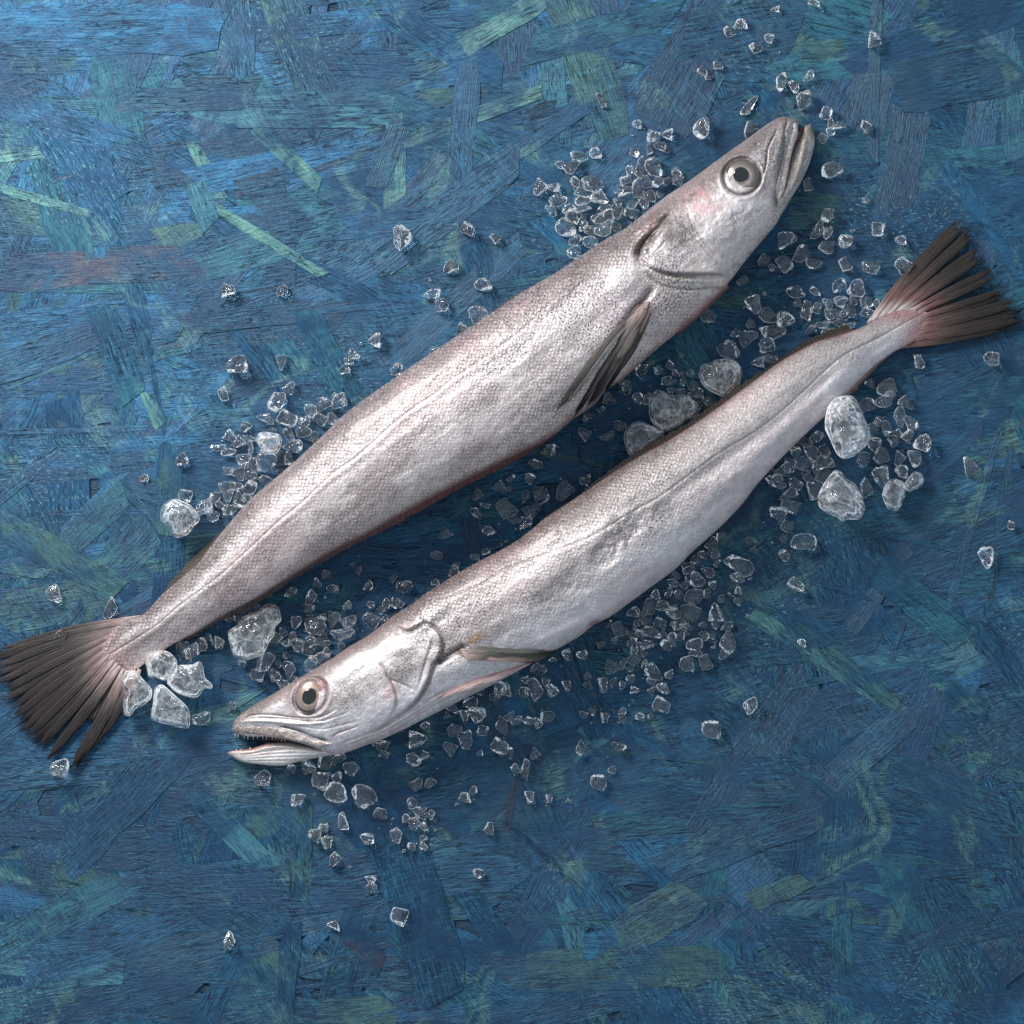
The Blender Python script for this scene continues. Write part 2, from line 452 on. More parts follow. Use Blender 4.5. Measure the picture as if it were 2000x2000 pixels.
# ------------------------------------------------------------------ sculpting tools working on plan coordinates
class Sculpt:
    def __init__(s, X, Y):
        s.X = X; s.Y = Y; s.z = np.zeros(X.shape)         # z displacement in px
        s.c = None; s.m = None
    def dist(s, pts, reach):
        pts = np.asarray(pts, float)
        x0, y0 = pts.min(0) - reach; x1, y1 = pts.max(0) + reach
        idx = np.nonzero((s.X > x0) & (s.X < x1) & (s.Y > y0) & (s.Y < y1))
        x = s.X[idx]; y = s.Y[idx]
        best = np.full(x.shape, 1e9); side = np.ones(x.shape); al = np.zeros(x.shape)
        seg = np.diff(pts, axis=0); ln = np.hypot(seg[:, 0], seg[:, 1]); cum = np.concatenate([[0], np.cumsum(ln)])
        for i in range(len(seg)):
            t = np.clip(((x - pts[i, 0]) * seg[i, 0] + (y - pts[i, 1]) * seg[i, 1]) / (ln[i] ** 2 + 1e-9), 0, 1)
            dx = x - pts[i, 0] - t * seg[i, 0]; dy = y - pts[i, 1] - t * seg[i, 1]
            d = np.hypot(dx, dy); u = d < best
            best[u] = d[u]; cr = seg[i, 0] * dy - seg[i, 1] * dx
            side[u] = np.sign(cr[u]); al[u] = (cum[i] + t[u] * ln[i]) / cum[-1]
        fade = sstep(al, -.001, .12) * (1 - sstep(al, .88, 1.001)) * .8 + .2
        return idx, best, side, fade
    def groove(s, pts, w, depth, colr=None, ca=.8, cw=None, fade=True):
        pts = smooth_line(pts)
        idx, d, sd_, fd = s.dist(pts, w * 4 + (cw or 0) * 3)
        if not fade: fd = 1
        s.z[idx] -= depth * np.exp(-(d / w) ** 2) * fd
        if colr is not None:
            a = (ca * np.exp(-(d / (cw or w)) ** 2) * fd)
            a = np.clip(a, 0, 1)[:, None]
            s.c[idx] = s.c[idx] * (1 - a) + np.array(colr) * a
    def ledge(s, pts, h, fall, soft=1.6, flip=1):
        """the right-hand side of the line (in picture terms) stands up by h, falling off over fall px"""
        pts = smooth_line(pts)
        idx, d, sd_, fd = s.dist(pts, fall * 3 + 4)
        q = d * sd_ * flip
        s.z[idx] += h * fd * sstep(q, -soft, soft) * np.exp(-np.maximum(q, 0) / fall)
    def blob(s, x, y, rx, ry, ang, h=0, colr=None, ca=.6, rough=0.0, mask=None):
        a = math.radians(ang); dx = s.X - x; dy = s.Y - y
        u = (dx * math.cos(a) - dy * math.sin(a)) / rx; v = (dx * math.sin(a) + dy * math.cos(a)) / ry
        q = u * u + v * v
        idx = np.nonzero(q < 9); e = np.exp(-q[idx] ** 1.5)
        if rough: e = np.clip(e * (1 + rough * (fbm(s.X[idx] / 14, s.Y[idx] / 14, 4) - .5) * 4), 0, 1)
        if h: s.z[idx] += h * e
        if colr is not None:
            k = np.clip(e * ca * 1.25, 0, 1)[:, None]; s.c[idx] = s.c[idx] * (1 - k) + np.array(colr) * k
        if mask is not None:
            s.m[idx] = s.m[idx] * (1 - e[:, None]) + np.array(mask) * e[:, None]

def smooth_line(pts, n=6):
    p = np.asarray(pts, float)
    if len(p) < 3: return p
    P = np.vstack([2 * p[0] - p[1], p, 2 * p[-1] - p[-2]]); out = []
    for i in range(1, len(P) - 2):
        for t in np.linspace(0, 1, n, endpoint=False):
            a, b, c_, d = P[i - 1], P[i], P[i + 1], P[i + 2]
            out.append(.5 * (2 * b + (c_ - a) * t + (2 * a - 5 * b + 4 * c_ - d) * t * t + (3 * b - a - 3 * c_ + d) * t ** 3))
    out.append(p[-1]); return np.array(out)

class Tube:
    """closed body lying on its side; upper/lower outlines are read along an axis"""
    def __init__(s, d, up, lo, a0, a1, nring, ntop, nbot, hzf, zc0, close=(12, 12), expo=.72, shift=0.0):
        s.d = np.array(d) / np.hypot(*d); s.n = np.array([-s.d[1], s.d[0]])
        up = np.asarray(up, float); lo = np.asarray(lo, float)
        fu = pchip(up @ s.d, up @ s.n); fl = pchip(lo @ s.d, lo @ s.n)
        t = np.linspace(0, 1, nring)
        # denser rings at both ends
        e = .5 - .5 * np.cos(np.pi * t); t = .75 * t + .25 * e
        a = a0 + (a1 - a0) * t
        bu, bl = fu(a), fl(a)
        bc = (bu + bl) / 2; hw = (bl - bu) / 2
        def cap(q, c): return np.sqrt(np.clip(1 - (1 - np.clip(q / c, 0, 1)) ** 2, 0, 1))
        k = cap(a - a0, close[0]) * cap(a1 - a, close[1])
        hw = np.maximum(hw * k, .15)
        hz = np.maximum(hzf(a) * k, .15)
        zc = zc0(a) if callable(zc0) else hzf(a) + zc0
        ph = np.concatenate([np.linspace(0, np.pi, ntop), np.linspace(np.pi, 2 * np.pi, nbot + 2)[1:-1]])
        tt = -np.cos(ph); sn = np.sin(ph)
        s.A = a[:, None] + 0 * tt[None, :]; s.Tt = tt[None, :] + 0 * s.A
        B = bc[:, None] + hw[:, None] * tt[None, :]
        zt = np.sign(sn) * np.abs(sn) ** np.where(sn > 0, expo, .6)
        s.Z = zc[:, None] + hz[:, None] * zt[None, :]
        s.Z = s.Z + shift * s.Tt * (sn > 0) * np.abs(sn)
        s.B = B
        s.X = s.A * s.d[0] + B * s.n[0]; s.Y = s.A * s.d[1] + B * s.n[1]
        s.sn = sn[None, :] + 0 * s.A; s.ntop = ntop
        s.sc = Sculpt(s.X, s.Y); s.nr = nring; s.nc = len(ph)
        s.hw = hw; s.a = a
    def height(s, x, y):
        top = slice(0, s.ntop)
        q = (s.X[:, top] - x) ** 2 + (s.Y[:, top] - y) ** 2
        i = np.argmin(q); return s.Zf[:, top].ravel()[i]
    def finish(s):
        fade = np.clip(s.sn, 0, 1) ** .6
        s.Zf = s.Z + s.sc.z * fade * (s.sn > 0)
        return W(s.X, s.Y, s.Zf * K + ZB).reshape(-1, 3)
    def faces(s):
        F = gridF(s.nr, s.nc, wrap=True)
        return F

def build_tube(name, T, mat, parent, origin, flipf=False):
    V = T.finish() - origin
    F = T.faces()
    if flipf: F = F[:, ::-1]
    uv = np.stack([T.A, T.B + np.where(T.sn < 0, 700, 0)], -1).reshape(-1, 2)
    me = mesh_np(name, V, F, T.sc.c.reshape(-1, 3), uv, T.sc.m.reshape(-1, 3))
    return link(name, me, mat, parent)

def drape(T, x, y):
    out = np.array([T.height(a, b) for a, b in zip(x, y)])
    k = np.ones(5) / 5; p = np.concatenate([[out[0]] * 2, out, [out[-1]] * 2])
    return np.convolve(p, k, 'valid')
def ribbon(name, pts, wid, zpx, thick, cfun, mat, parent, origin, n=60, m=9, uvs=1.0, msk=(0, .3, 0), crown=1.0, T=None, lift=3, rough=0.0):
    """flattened closed strip following a line; zpx: centre heights (px) per point"""
    p = smooth_line(np.asarray(pts, float), 8)
    L = np.concatenate([[0], np.cumsum(np.hypot(*np.diff(p, axis=0).T))]); s = np.linspace(0, L[-1], n)
    x = np.interp(s, L, p[:, 0]); y = np.interp(s, L, p[:, 1])
    k = np.linspace(0, L[-1], len(wid)); ww = pchip(k, wid)(s) / 2
    kz = np.linspace(0, L[-1], len(zpx)); zz = np.interp(s, kz, zpx)
    if T is not None: zz = drape(T, x, y) + lift
    tx = np.gradient(x); ty = np.gradient(y); q = np.hypot(tx, ty); nx, ny = -ty / q, tx / q
    capf = np.sqrt(np.clip(1 - (1 - np.clip(np.minimum(s, L[-1] - s) / (ww.max() + .1), 0, 1)) ** 2, .02, 1))
    ww = ww * capf
    ph = np.linspace(0, 2 * np.pi, 2 * m, endpoint=False)
    tt = -np.cos(ph)[None, :]; sn = np.sin(ph)[None, :]
    X = x[:, None] + nx[:, None] * ww[:, None] * tt; Y = y[:, None] + ny[:, None] * ww[:, None] * tt
    Z = zz[:, None] + thick * crown * capf[:, None] * sn
    if rough: Z = Z + rough * (fbm(X / 6, Y / 6, 3) - .5) * (sn > 0)
    V = W(X, Y, Z * K + ZB).reshape(-1, 3) - origin
    F = gridF(n, 2 * m, wrap=True)
    sv = (s / L[-1])[:, None] + 0 * tt; tv = tt + 0 * X
    C = cfun(sv, tv, X, Y).reshape(-1, 3)
    uv = np.stack([s[:, None] + 0 * tt, tt * ww[:, None] * uvs], -1).reshape(-1, 2)
    me = mesh_np(name, V, F, C, uv, np.tile(msk, (len(V), 1)))
    return link(name, me, mat, parent)

def sheet(name, A, B, za, zb, cfun, mat, parent, origin, n=90, m=12, ribs=0, ribh=1.2, ragged=0.0, th=1.2, lean=0.0):
    """thin fin membrane between two lines (A = base, B = free edge)"""
    A = smooth_line(A, 8); B = smooth_line(B, 8)
    def res(p):
        L = np.concatenate([[0], np.cumsum(np.hypot(*np.diff(p, axis=0).T))]); s = np.linspace(0, L[-1], n)
        return np.stack([np.interp(s, L, p[:, 0]), np.interp(s, L, p[:, 1])], -1)
    A = res(A); B = res(B); u = np.linspace(0, 1, n)
    if ragged:
        rg = 1 - ragged * (vnoise(u * (ribs or 20) * 1.0 + 3, u * 0 + 5)); B = A + (B - A) * rg[:, None]
    v = np.linspace(0, 1, m)
    P = A[:, None, :] + (B - A)[:, None, :] * v[None, :, None]
    za = np.interp(u, np.linspace(0, 1, len(za)), za); zb = np.interp(u, np.linspace(0, 1, len(zb)), zb)
    Z = za[:, None] + (zb - za)[:, None] * v[None, :]
    rb = np.cos((u[:, None] + lean * v[None, :]) * ribs * 2 * np.pi) if ribs else 0 * Z
    Z = Z + rb * ribh * (.3 + .7 * np.sin(np.pi * np.clip(v, 0, .97)))[None, :]
    top = W(P[..., 0], P[..., 1], Z * K + ZB).reshape(-1, 3)
    bot = W(P[..., 0], P[..., 1], (Z - th) * K + ZB).reshape(-1, 3)
    N = n * m
    F1 = gridF(n, m); F2 = F1[:, ::-1] + N
    rim = [i * m for i in range(n)] + [(n - 1) * m + j for j in range(1, m)] + [i * m + m - 1 for i in range(n - 2, -1, -1)] + [j for j in range(m - 2, 0, -1)]
    F3 = np.array([[rim[k], rim[(k + 1) % len(rim)], rim[(k + 1) % len(rim)] + N, rim[k] + N] for k in range(len(rim))])
    C = cfun(u[:, None] + 0 * Z, v[None, :] + 0 * Z, rb + 0 * Z).reshape(-1, 3)
    uv = np.stack([v[None, :] * 60 + 0 * Z, u[:, None] * n * 3 + 0 * Z], -1).reshape(-1, 2)
    me = mesh_np(name, np.vstack([top, bot]) - origin, np.vstack([F1, F2, F3]), np.vstack([C, C * .7]), np.vstack([uv, uv]),
                 np.zeros((2 * N, 3)))
    return link(name, me, mat, parent)

def fin_ray(name, base, tip, w0, w1, wt, z0, z1, bend, colf, parent, origin, seed, n=26, m=7, splits=2, T=None, lift=4):
    """one blade of a fin: thin, ridged, frayed at the tip"""
    r = np.random.RandomState(seed)
    base = np.array(base, float); tip = np.array(tip, float)
    dv = tip - base; L = np.hypot(*dv); t = dv / L; nn = np.array([-t[1], t[0]])
    s = np.linspace(0, 1, n); v = np.linspace(-1, 1, m)
    wd = np.interp(s, [0, .55, .90, 1], [w0, w1, w1 * .97, wt]) / 2
    cen = base + dv * s[:, None] + nn * (bend * np.sin(np.pi * s))[:, None]
    ext = 1 + (r.rand(m) - .5) * .13 + np.where(np.arange(m) % 2, .03, -.02)
    X = cen[:, 0:1] + nn[0] * wd[:, None] * v + t[0] * L * (ext - 1)[None, :] * sstep(s, .75, 1)[:, None]
    Y = cen[:, 1:2] + nn[1] * wd[:, None] * v + t[1] * L * (ext - 1)[None, :] * sstep(s, .75, 1)[:, None]
    rid = np.where(np.arange(m) % 2 == 0, .0, 1.0) if m > 5 else 1 - np.abs(v)
    zl = z0 + (z1 - z0) * s
    if T is not None: zl = drape(T, cen[:, 0], cen[:, 1]) + lift
    Z = zl[:, None] + rid[None, :] * 1.5 * (1 - .3 * s)[:, None] - np.abs(v)[None, :] * .8
    top = W(X, Y, Z * K + ZB).reshape(-1, 3); bot = W(X, Y, (Z - 1.3) * K + ZB).reshape(-1, 3); N = n * m
    F1 = gridF(n, m); F2 = F1[:, ::-1] + N
    rim = [i * m for i in range(n)] + [(n - 1) * m + j for j in range(1, m)] + [i * m + m - 1 for i in range(n - 2, -1, -1)] + [j for j in range(m - 2, 0, -1)]
    F3 = np.array([[rim[k], rim[(k + 1) % len(rim)], rim[(k + 1) % len(rim)] + N, rim[k] + N] for k in range(len(rim))])
    C = colf(s[:, None] + 0 * X, rid[None, :] + 0 * X, r).reshape(-1, 3)
    uv = np.stack([s[:, None] * L + 0 * X, (v[None, :] * wd[:, None]) + seed * 31 % 700 + 0 * X], -1).reshape(-1, 2)
    me = mesh_np(name, np.vstack([top, bot]) - origin, np.vstack([F1, F2, F3]), np.vstack([C, C * .8]), np.vstack([uv, uv]))
    return link(name, me, MAT_FIN, parent)

def dome(name, cx, cy, rx, ry, ang, z, hgt, cfun, mat, parent, origin, n=26, m=48, power=2.0):
    q = np.linspace(0, 1, n)[:, None]; th = np.linspace(0, 2 * np.pi, m, endpoint=False)[None, :]
    a = math.radians(ang); u = q * np.cos(th) * rx; v = q * np.sin(th) * ry
    X = cx + u * math.cos(a) + v * math.sin(a); Y = cy - u * math.sin(a) + v * math.cos(a)
    Z = z + hgt * np.clip(1 - q ** power, 0, 1) ** .5 + 0 * th
    V = W(X, Y, Z * K + ZB).reshape(-1, 3) - origin
    F = gridF(n, m, wrap=True)
    C = cfun(q + 0 * th, th + 0 * q).reshape(-1, 3)
    uv = np.stack([X, Y], -1).reshape(-1, 2)
    me = mesh_np(name, V, F, C, uv, np.zeros((len(V), 3)))
    return link(name, me, mat, parent)

def mixc(a, b, t):
    t = np.clip(t, 0, 1)[..., None]; return np.asarray(a) * (1 - t) + np.asarray(b) * t

def eye(x, y, rx, ry, ang, T, hgt, px_, py_, prx, pry, pang, iris, rim, parent, origin, lift=0):
    z = T.height(x, y) + lift
    def cf(q, th):
        c = mixc(iris, np.array(iris) * 1.15, .5 + .5 * np.sin(th * 1 + 1))
        c = mixc(c, np.array([.52, .46, .42]), np.exp(-((q - .53) / .05) ** 2) * .8)
        c = c * (1 + .5 * (fbm(q * 9 + 3, np.cos(th) * 2 + 5, 3) - .5) + .5 * (fbm(np.sin(th) * 3 + 9, np.cos(th) * 3 + q * 2, 3) - .5))[..., None]
        c = mixc(c, rim, sstep(q, .66, .82)); c = mixc(c, np.array([.015, .012, .014]), sstep(q + .12 * np.cos(th - 2.4), .90, .99))
        return c
    e = dome('eye', x, y, rx, ry, ang, z - 8, hgt, cf, MAT_EYE, parent, origin)
    dome('pupil', px_, py_, prx, pry, pang, z - 8 + hgt * .90, hgt * .24, lambda q, th: np.zeros(q.shape + (3,)) + .01, MAT_PUPIL, e, origin)
    return z

# ================================================================== UPPER FISH (head to the upper right)
D1 = (0.796, -0.605)
UP1 = [(186,1262),(200,1246),(225,1224),(255,1207),(280,1199),(323,1155),(373,1113),(436,1036),(498,967),(561,914),(616,864),(685,799),(759,746),(850,684),
       (961,610),(1023,569),(1100,523),(1178,470),(1228,441),(1290,391),(1349,351),(1417,301),(1461,270),(1492,247),(1516,232),
       (1538,227),(1550,229)]
LO1 = [(206,1326),(235,1322),(262,1318),(292,1289),(326,1266),(388,1232),(435,1203),(497,1170),(600,1106),(654,1074),(716,1043),(778,1008),
       (850,968),(912,936),(974,905),(1036,874),(1062,862),(1093,842),(1118,820),(1155,795),(1186,761),(1217,739),
       (1267,696),(1311,659),(1357,621),(1392,584),(1417,559),(1461,503),(1492,466),(1523,425),(1524,409),(1534,366),(1541,327),
       (1552,285),(1560,262),(1561,248)]
d1 = np.array(D1) / np.hypot(*D1)
fish1_loc = np.array([0.0, 0.0, 0.0]) + W(880, 790, 0)
fish1 = empty('hake', tuple(fish1_loc))
tag(fish1, 'silvery hake lying with its head to the upper right and mouth nearly closed', 'fish', 'two whole hakes on the blue board')
hz1 = pchip([-640, -600, -520, -400, -200, 0, 200, 420, 560, 700, 800, 900, 960, 1020, 1070, 1100],
            [6, 9, 18, 36, 62, 80, 90, 92, 88, 80, 76, 66, 56, 42, 28, 16])
aS, aE = (np.array([190, 1290]) @ d1), 1098.5
T1 = Tube(D1, UP1, LO1, aS, aE, 1020, 190, 30, hz1, 3.0, close=(85, 22), shift=-6)
S = T1.sc; t = T1.Tt; A = T1.A; X, Y = T1.X, T1.Y
n1 = fbm(A / 70, T1.B / 34, 4); n2 = fbm(A / 18 + 7, T1.B / 12 + 3, 4); n3 = fbm(A / 240 + 2, T1.B / 60, 3)
back = c3(.12, .092, .088); bright = c3(.56, .50, .49); belly = c3(.53, .475, .46); mott = c3(.30, .245, .24); pinkc = c3(.50, .34, .34)
c = mixc(back, bright, sstep(t + .35 * (n1 - .5), -.84, -.40))
c = mixc(c, belly, sstep(t, .1, .8))
c = mixc(c, mott, sstep(n1 * .7 + n2 * .3, .38, .62) * sstep(t, -.3, .0) * (1 - sstep(t, .6, .95)) * .85 * (1 - sstep(A, 150, 420) * .6))
c = mixc(c, mott, (1 - sstep(A, -250, 100)) * .45 * sstep(n2, .4, .6) * sstep(t, -.4, -.1))
c = mixc(c, pinkc, sstep(n3, .55, .72) * .35)
c = mixc(c, c3(.27, .22, .215), sstep(-t, .86, .98) * .8)
c = mixc(c, c3(.30, .17, .16), sstep(t, .90, .985) * (1 - sstep(A, 560, 680)) * .7)
c = mixc(c, c3(.42, .28, .27), 1 - sstep(A, -600, -540))
fine = fbm(A / 5.5, T1.B / 4.5, 2); c = c * (1 + (n2 - .5) * .5 + (fine - .5) * (.35 + .35 * sstep(A, 690, 800)))[..., None]
S.c = c
mk = np.zeros(c.shape)
head = sstep(A, 690, 800)
mk[..., 0] = np.clip((1 - head) * (.45 + .75 * (1 - sstep(t, -.75, -.35)) + .35 * sstep(n1, .4, .6)), 0, 1.2)
mk[..., 1] = np.clip(.50 + .55 * sstep(A, 150, 420) * (1 - sstep(t, .5, .95)) * (1 - head) - .12 * head, 0, 1.2) * (.5 + .8 * sstep(fbm(A / 90 + 5, T1.B / 50, 3), .35, .6))
S.m = mk
dk = (.10, .065, .06)
# long soft undulations of the flank
S.z += (fine - .5) * .4 + (fbm(A / 170, T1.B / 40, 3) - .5) * 6 + (fbm(A / 40, T1.B / 22, 3) - .5) * 1.4
# lateral line
LL1 = [(205,1284),(264,1248),(311,1217),(352,1181),(424,1128),(483,1075),(542,1020),(592,979),(648,926),(700,889),(762,833),(809,796),(850,768),
       (880,743),(1001,659),(1094,572),(1147,529),(1178,501),(1215,470),(1250,442)]
S.groove(LL1, 2.0, 1.6, (.17, .12, .11), .45, 1.7, fade=False)
S.groove([(p[0] + 4, p[1] + 5) for p in LL1], 6, -1.6)
# gill cover, its edge and the gap behind it
S.ledge([(1428,548),(1400,536),(1352,536),(1305,533),(1268,521),(1250,504),(1262,470),(1290,442),(1310,420)], 15, 30, 1.6, 1)
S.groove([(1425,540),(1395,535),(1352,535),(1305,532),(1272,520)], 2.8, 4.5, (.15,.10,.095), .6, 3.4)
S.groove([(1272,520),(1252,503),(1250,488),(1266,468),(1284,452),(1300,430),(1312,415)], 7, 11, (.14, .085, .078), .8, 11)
S.blob(1264, 480, 30, 14, 52, -12, (.07, .04, .036), .95, .5)  # dark brown opening, its shading painted into the skin colour
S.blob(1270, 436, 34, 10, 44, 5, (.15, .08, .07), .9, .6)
S.blob(1258, 456, 12, 10, 20, 5, (.40, .30, .25), .7, .4)
S.groove([(1300,424),(1278,438),(1262,446),(1240,462),(1210,486)], 3, 3, (.2, .13, .12), .5, 3)
# pale branchiostegal band
S.groove([(1428,556),(1396,549),(1350,548),(1310,545),(1280,534),(1260,518)], 5, -4.5, (.62, .58, .48), .7, 5)
S.groove([(1423,566),(1390,562),(1345,566),(1305,560),(1276,546),(1262,528)], 2.4, 4, (.22, .17, .13), .7, 2.6)
# preopercle and cheek lines
S.ledge([(1345,410),(1352,432),(1374,466),(1396,492),(1420,508)], 4, 18, 2, -1)
S.groove([(1345,410),(1350,430),(1366,456),(1384,482),(1404,502)], 3.5, 2.5, (.3, .25, .25), .45, 4)
S.groove([(1300,470),(1290,482),(1262,512)], 2, 2.5, (.45, .40, .38), .4, 2)
S.blob(1320, 458, 44, 40, 40, 0, (.17, .145, .14), .85, .5, (.15, 1.2, 0))
S.blob(1290, 500, 50, 26, 0, 3, (.46, .43, .43), .5, .4)
S.blob(1380, 402, 46, 26, -20, 0, (.50, .27, .28), .5, 1.3)
S.blob(1362, 372, 26, 14, 30, 0, (.32, .17, .17), .6, 1.3)
S.blob(1410, 440, 42, 34, 30, 5, (.68, .63, .62), .55, .4)
S.blob(1452, 402, 36, 22, 30, 3, (.70, .66, .66), .6, .4)
S.blob(1474, 436, 26, 34, 50, 0, (.45, .40, .40), .4, .4)
for k in range(7):
    S.groove([(1330 + 7 * k, 400 + 9 * k + 30), (1350 + 8 * k, 430 + 9 * k + 26), (1372 + 9 * k, 452 + 8 * k + 30)], 1.5, .9, (.35, .31, .31), .3, 1.6)
# snout plates
S.groove([(1520,247),(1511,266),(1501,287),(1498,305),(1496,322),(1488,350)], 2.2, 4, dk, .75, 1.8)
S.groove([(1540,228),(1537,240),(1533,253),(1532,270),(1531,289),(1525,320),(1519,343),(1514,372)], 2.4, 5, (.05, .035, .035), .85, 1.9)
S.groove([(1550,262),(1544,290),(1539,318),(1534,345),(1528,370)], 2.4, 2, dk, .5, 2)
S.groove([(1514,370),(1515,385),(1518,405)], 4, 6, (.09, .04, .03), .8, 4)
S.groove([(1530,250),(1522,290),(1512,330)], 7, -3, (.52, .48, .46), .5, 6)
S.blob(1482, 279, 18, 12, 40, -2, (.15, .13, .14), .75, .4); S.blob(1478, 282, 4, 3, 0, -4, (.03, .02, .03), .9)
S.blob(1490, 298, 18, 10, 30, 1, (.52, .47, .53), .5, .3)
S.blob(1535, 236, 26, 14, 20, 0, (.20, .17, .15), .6, .3)
S.blob(1512, 285, 62, 34, 60, 0, (.26, .225, .215), .55, .9, (0, 1.1, 0))
S.blob(1400, 470, 60, 40, 50, 0, (.40, .36, .355), .5, .9)
S.blob(1452, 292, 80, 17, 37, 0, (.15, .12, .115), .8, .3)
S.blob(1360, 352, 60, 12, 37, 0, (.20, .15, .145), .7, .4)
S.blob(1505, 355, 20, 26, 60, 0, (.50, .45, .42), .4, .5)
# eye socket
S.blob(1449, 345, 37, 37, 0, -5, (.07, .055, .055), .0)
th = np.linspace(0, 2 * np.pi, 26)
S.groove([(1449 + 35 * math.cos(q), 345 + 35 * math.sin(q)) for q in th], 4.5, 6, (.03, .022, .024), .9, 3.0, fade=False)
S.groove([(1449 + 43 * math.cos(q), 345 + 43 * math.sin(q)) for q in th], 4, -3, fade=False)
# hollow under the pectoral fin, its shadow painted dark; folds behind the gill
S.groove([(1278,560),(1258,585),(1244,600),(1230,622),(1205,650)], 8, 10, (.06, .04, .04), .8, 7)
S.blob(1222, 540, 34, 26, 40, 7, (.62, .57, .56), .4)
S.blob(1200, 610, 26, 50, -36, 0, (.50, .40, .42), .4, .4)
S.blob(1185, 620, 60, 60, 0, 0, None, 0, 0, (.2, 1.2, 0))
S.blob(1310, 600, 44, 40, 0, 0, (.44, .40, .38), .5, .5)
S.blob(1262, 606, 18, 10, 50, 2, (.50, .27, .27), .7, .3)
S.blob(1295, 640, 26, 18, 50, 0, (.33, .24, .27), .5, .8)
S.groove([(1398,578),(1372,604),(1340,630),(1320,650)], 4, -2, (.36, .16, .15), .7, 7)
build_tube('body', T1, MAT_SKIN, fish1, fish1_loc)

# lower jaw
UJ1 = [(1440,470),(1490,412),(1508,394),(1524,366),(1534,334),(1545,300),(1560,272),(1569,254),(1572,244)]
LJ1 = [(1445,517),(1461,501),(1492,464),(1523,423),(1551,378),(1569,347),(1585,306),(1591,279),(1590,256),(1586,246)]
hzj = pchip([850, 950, 1000, 1050, 1090, 1115], [46, 44, 38, 28, 18, 12])
J1 = Tube(D1, UJ1, LJ1, 880, 1114.5, 240, 60, 16, hzj, 3.0, close=(20, 16))
S = J1.sc; n1 = fbm(J1.A / 26, J1.B / 12, 4)
c = mixc(c3(.27, .235, .21), c3(.52, .50, .50), sstep(J1.Tt, .15, .85)); c = c * (1 + (n1 - .5) * .7)[..., None]
c = mixc(c, c3(.12, .09, .06), sstep(J1.A, 1090, 1110) * .7); c = mixc(c, c3(.05, .02, .02), 1 - sstep(J1.Tt, -1.0, -.86))
S.c = c; S.m = np.zeros(c.shape) + np.array([0, .7, 0])
S.groove([(1572,262),(1568,300),(1558,340),(1545,375)], 5, -3, (.42, .34, .30), .5, 5)
S.groove([(1586,290),(1574,326),(1556,362)], 2, 1.5, (.25, .22, .22), .5, 2)
jaw = build_tube('lower_jaw', J1, MAT_SKIN, fish1, fish1_loc)
zj = [J1.height(1574, 250), J1.height(1560, 290), J1.height(1548, 330), J1.height(1535, 375)]
ribbon('mouth_lining', [(1568, 248), (1560, 268), (1551, 292), (1544, 325), (1538, 355)], [7, 10, 8, 6, 4], [18, 34, 44, 50, 56], 6,
       lambda s, t, x, y: np.zeros(s.shape + (3,)) + .03, MAT_MOUTH, fish1, fish1_loc)
def lipc(a, b):
    def f(s, t, x, y):
        n = fbm(x / 7, y / 7, 3)
        return mixc(a, b, np.abs(t) * .3 + n * .7)
    return f
hl = [T1.height(1551, 243) , T1.height(1545, 272) , T1.height(1537, 305) , T1.height(1530, 340), T1.height(1524, 372), T1.height(1519, 392)]
ribbon('upper_lip', [(1553, 240), (1549, 262), (1543, 285), (1537, 312), (1532, 345), (1526, 372), (1518, 398)], [15, 17, 15, 13, 12, 11, 5],
       hl, 3, lipc((.44, .39, .38), (.20, .16, .14)), MAT_SKIN, fish1, fish1_loc, msk=(0, .8, 0), rough=4)

def teeth(parent, origin, line, lens, z, n, seed, side):
    r = np.random.RandomState(seed); p = smooth_line(line, 8)
    L = np.concatenate([[0], np.cumsum(np.hypot(*np.diff(p, axis=0).T))]); V = []; F = []
    for i in range(n):
        s = (i + .3 + .4 * r.rand()) / n * L[-1]
        x = np.interp(s, L, p[:, 0]); y = np.interp(s, L, p[:, 1])
        x2 = np.interp(min(s + 2, L[-1]), L, p[:, 0]); y2 = np.interp(min(s + 2, L[-1]), L, p[:, 1])
        tx, ty = x2 - x, y2 - y; q = math.hypot(tx, ty) + 1e-6; tx /= q; ty /= q; nx, ny = -ty * side, tx * side
        ln = lens * (.6 + .8 * r.rand()); zz = np.interp(s / L[-1], np.linspace(0, 1, len(z)), z); o_ = len(V)
        for k in range(6):
            a = k / 6 * 2 * math.pi
            V.append(W(x + tx * 1.5 * math.cos(a), y + ty * 1.5 * math.cos(a), (zz + 1.5 * math.sin(a)) * K + ZB))
        for k in range(6):
            a = k / 6 * 2 * math.pi
            V.append(W(x + nx * ln * .6 + tx * .9 * math.cos(a), y + ny * ln * .6 + ty * .9 * math.cos(a), (zz - 1 + .9 * math.sin(a)) * K + ZB))
        V.append(W(x + nx * ln + tx * (r.rand() - .5) * 2, y + ny * ln, (zz - 3) * K + ZB))
        for k in range(6):
            k2 = (k + 1) % 6
            F += [[o_ + k, o_ + k2, o_ + 6 + k2], [o_ + k, o_ + 6 + k2, o_ + 6 + k], [o_ + 6 + k, o_ + 6 + k2, o_ + 12]]
    me = mesh_np('teeth', np.array(V) - origin, np.array(F))
    return link('teeth', me, MAT_TOOTH, parent)
teeth(fish1, fish1_loc, [(1561, 258), (1556, 275), (1549, 298)], 6, [30, 38, 44], 8, 3, -1)

eye(1449, 345, 33, 33, 0, T1, 15, 1447, 341, 15.5, 15, 0, (.22, .165, .15), (.13, .115, .095), fish1, fish1_loc, 1)

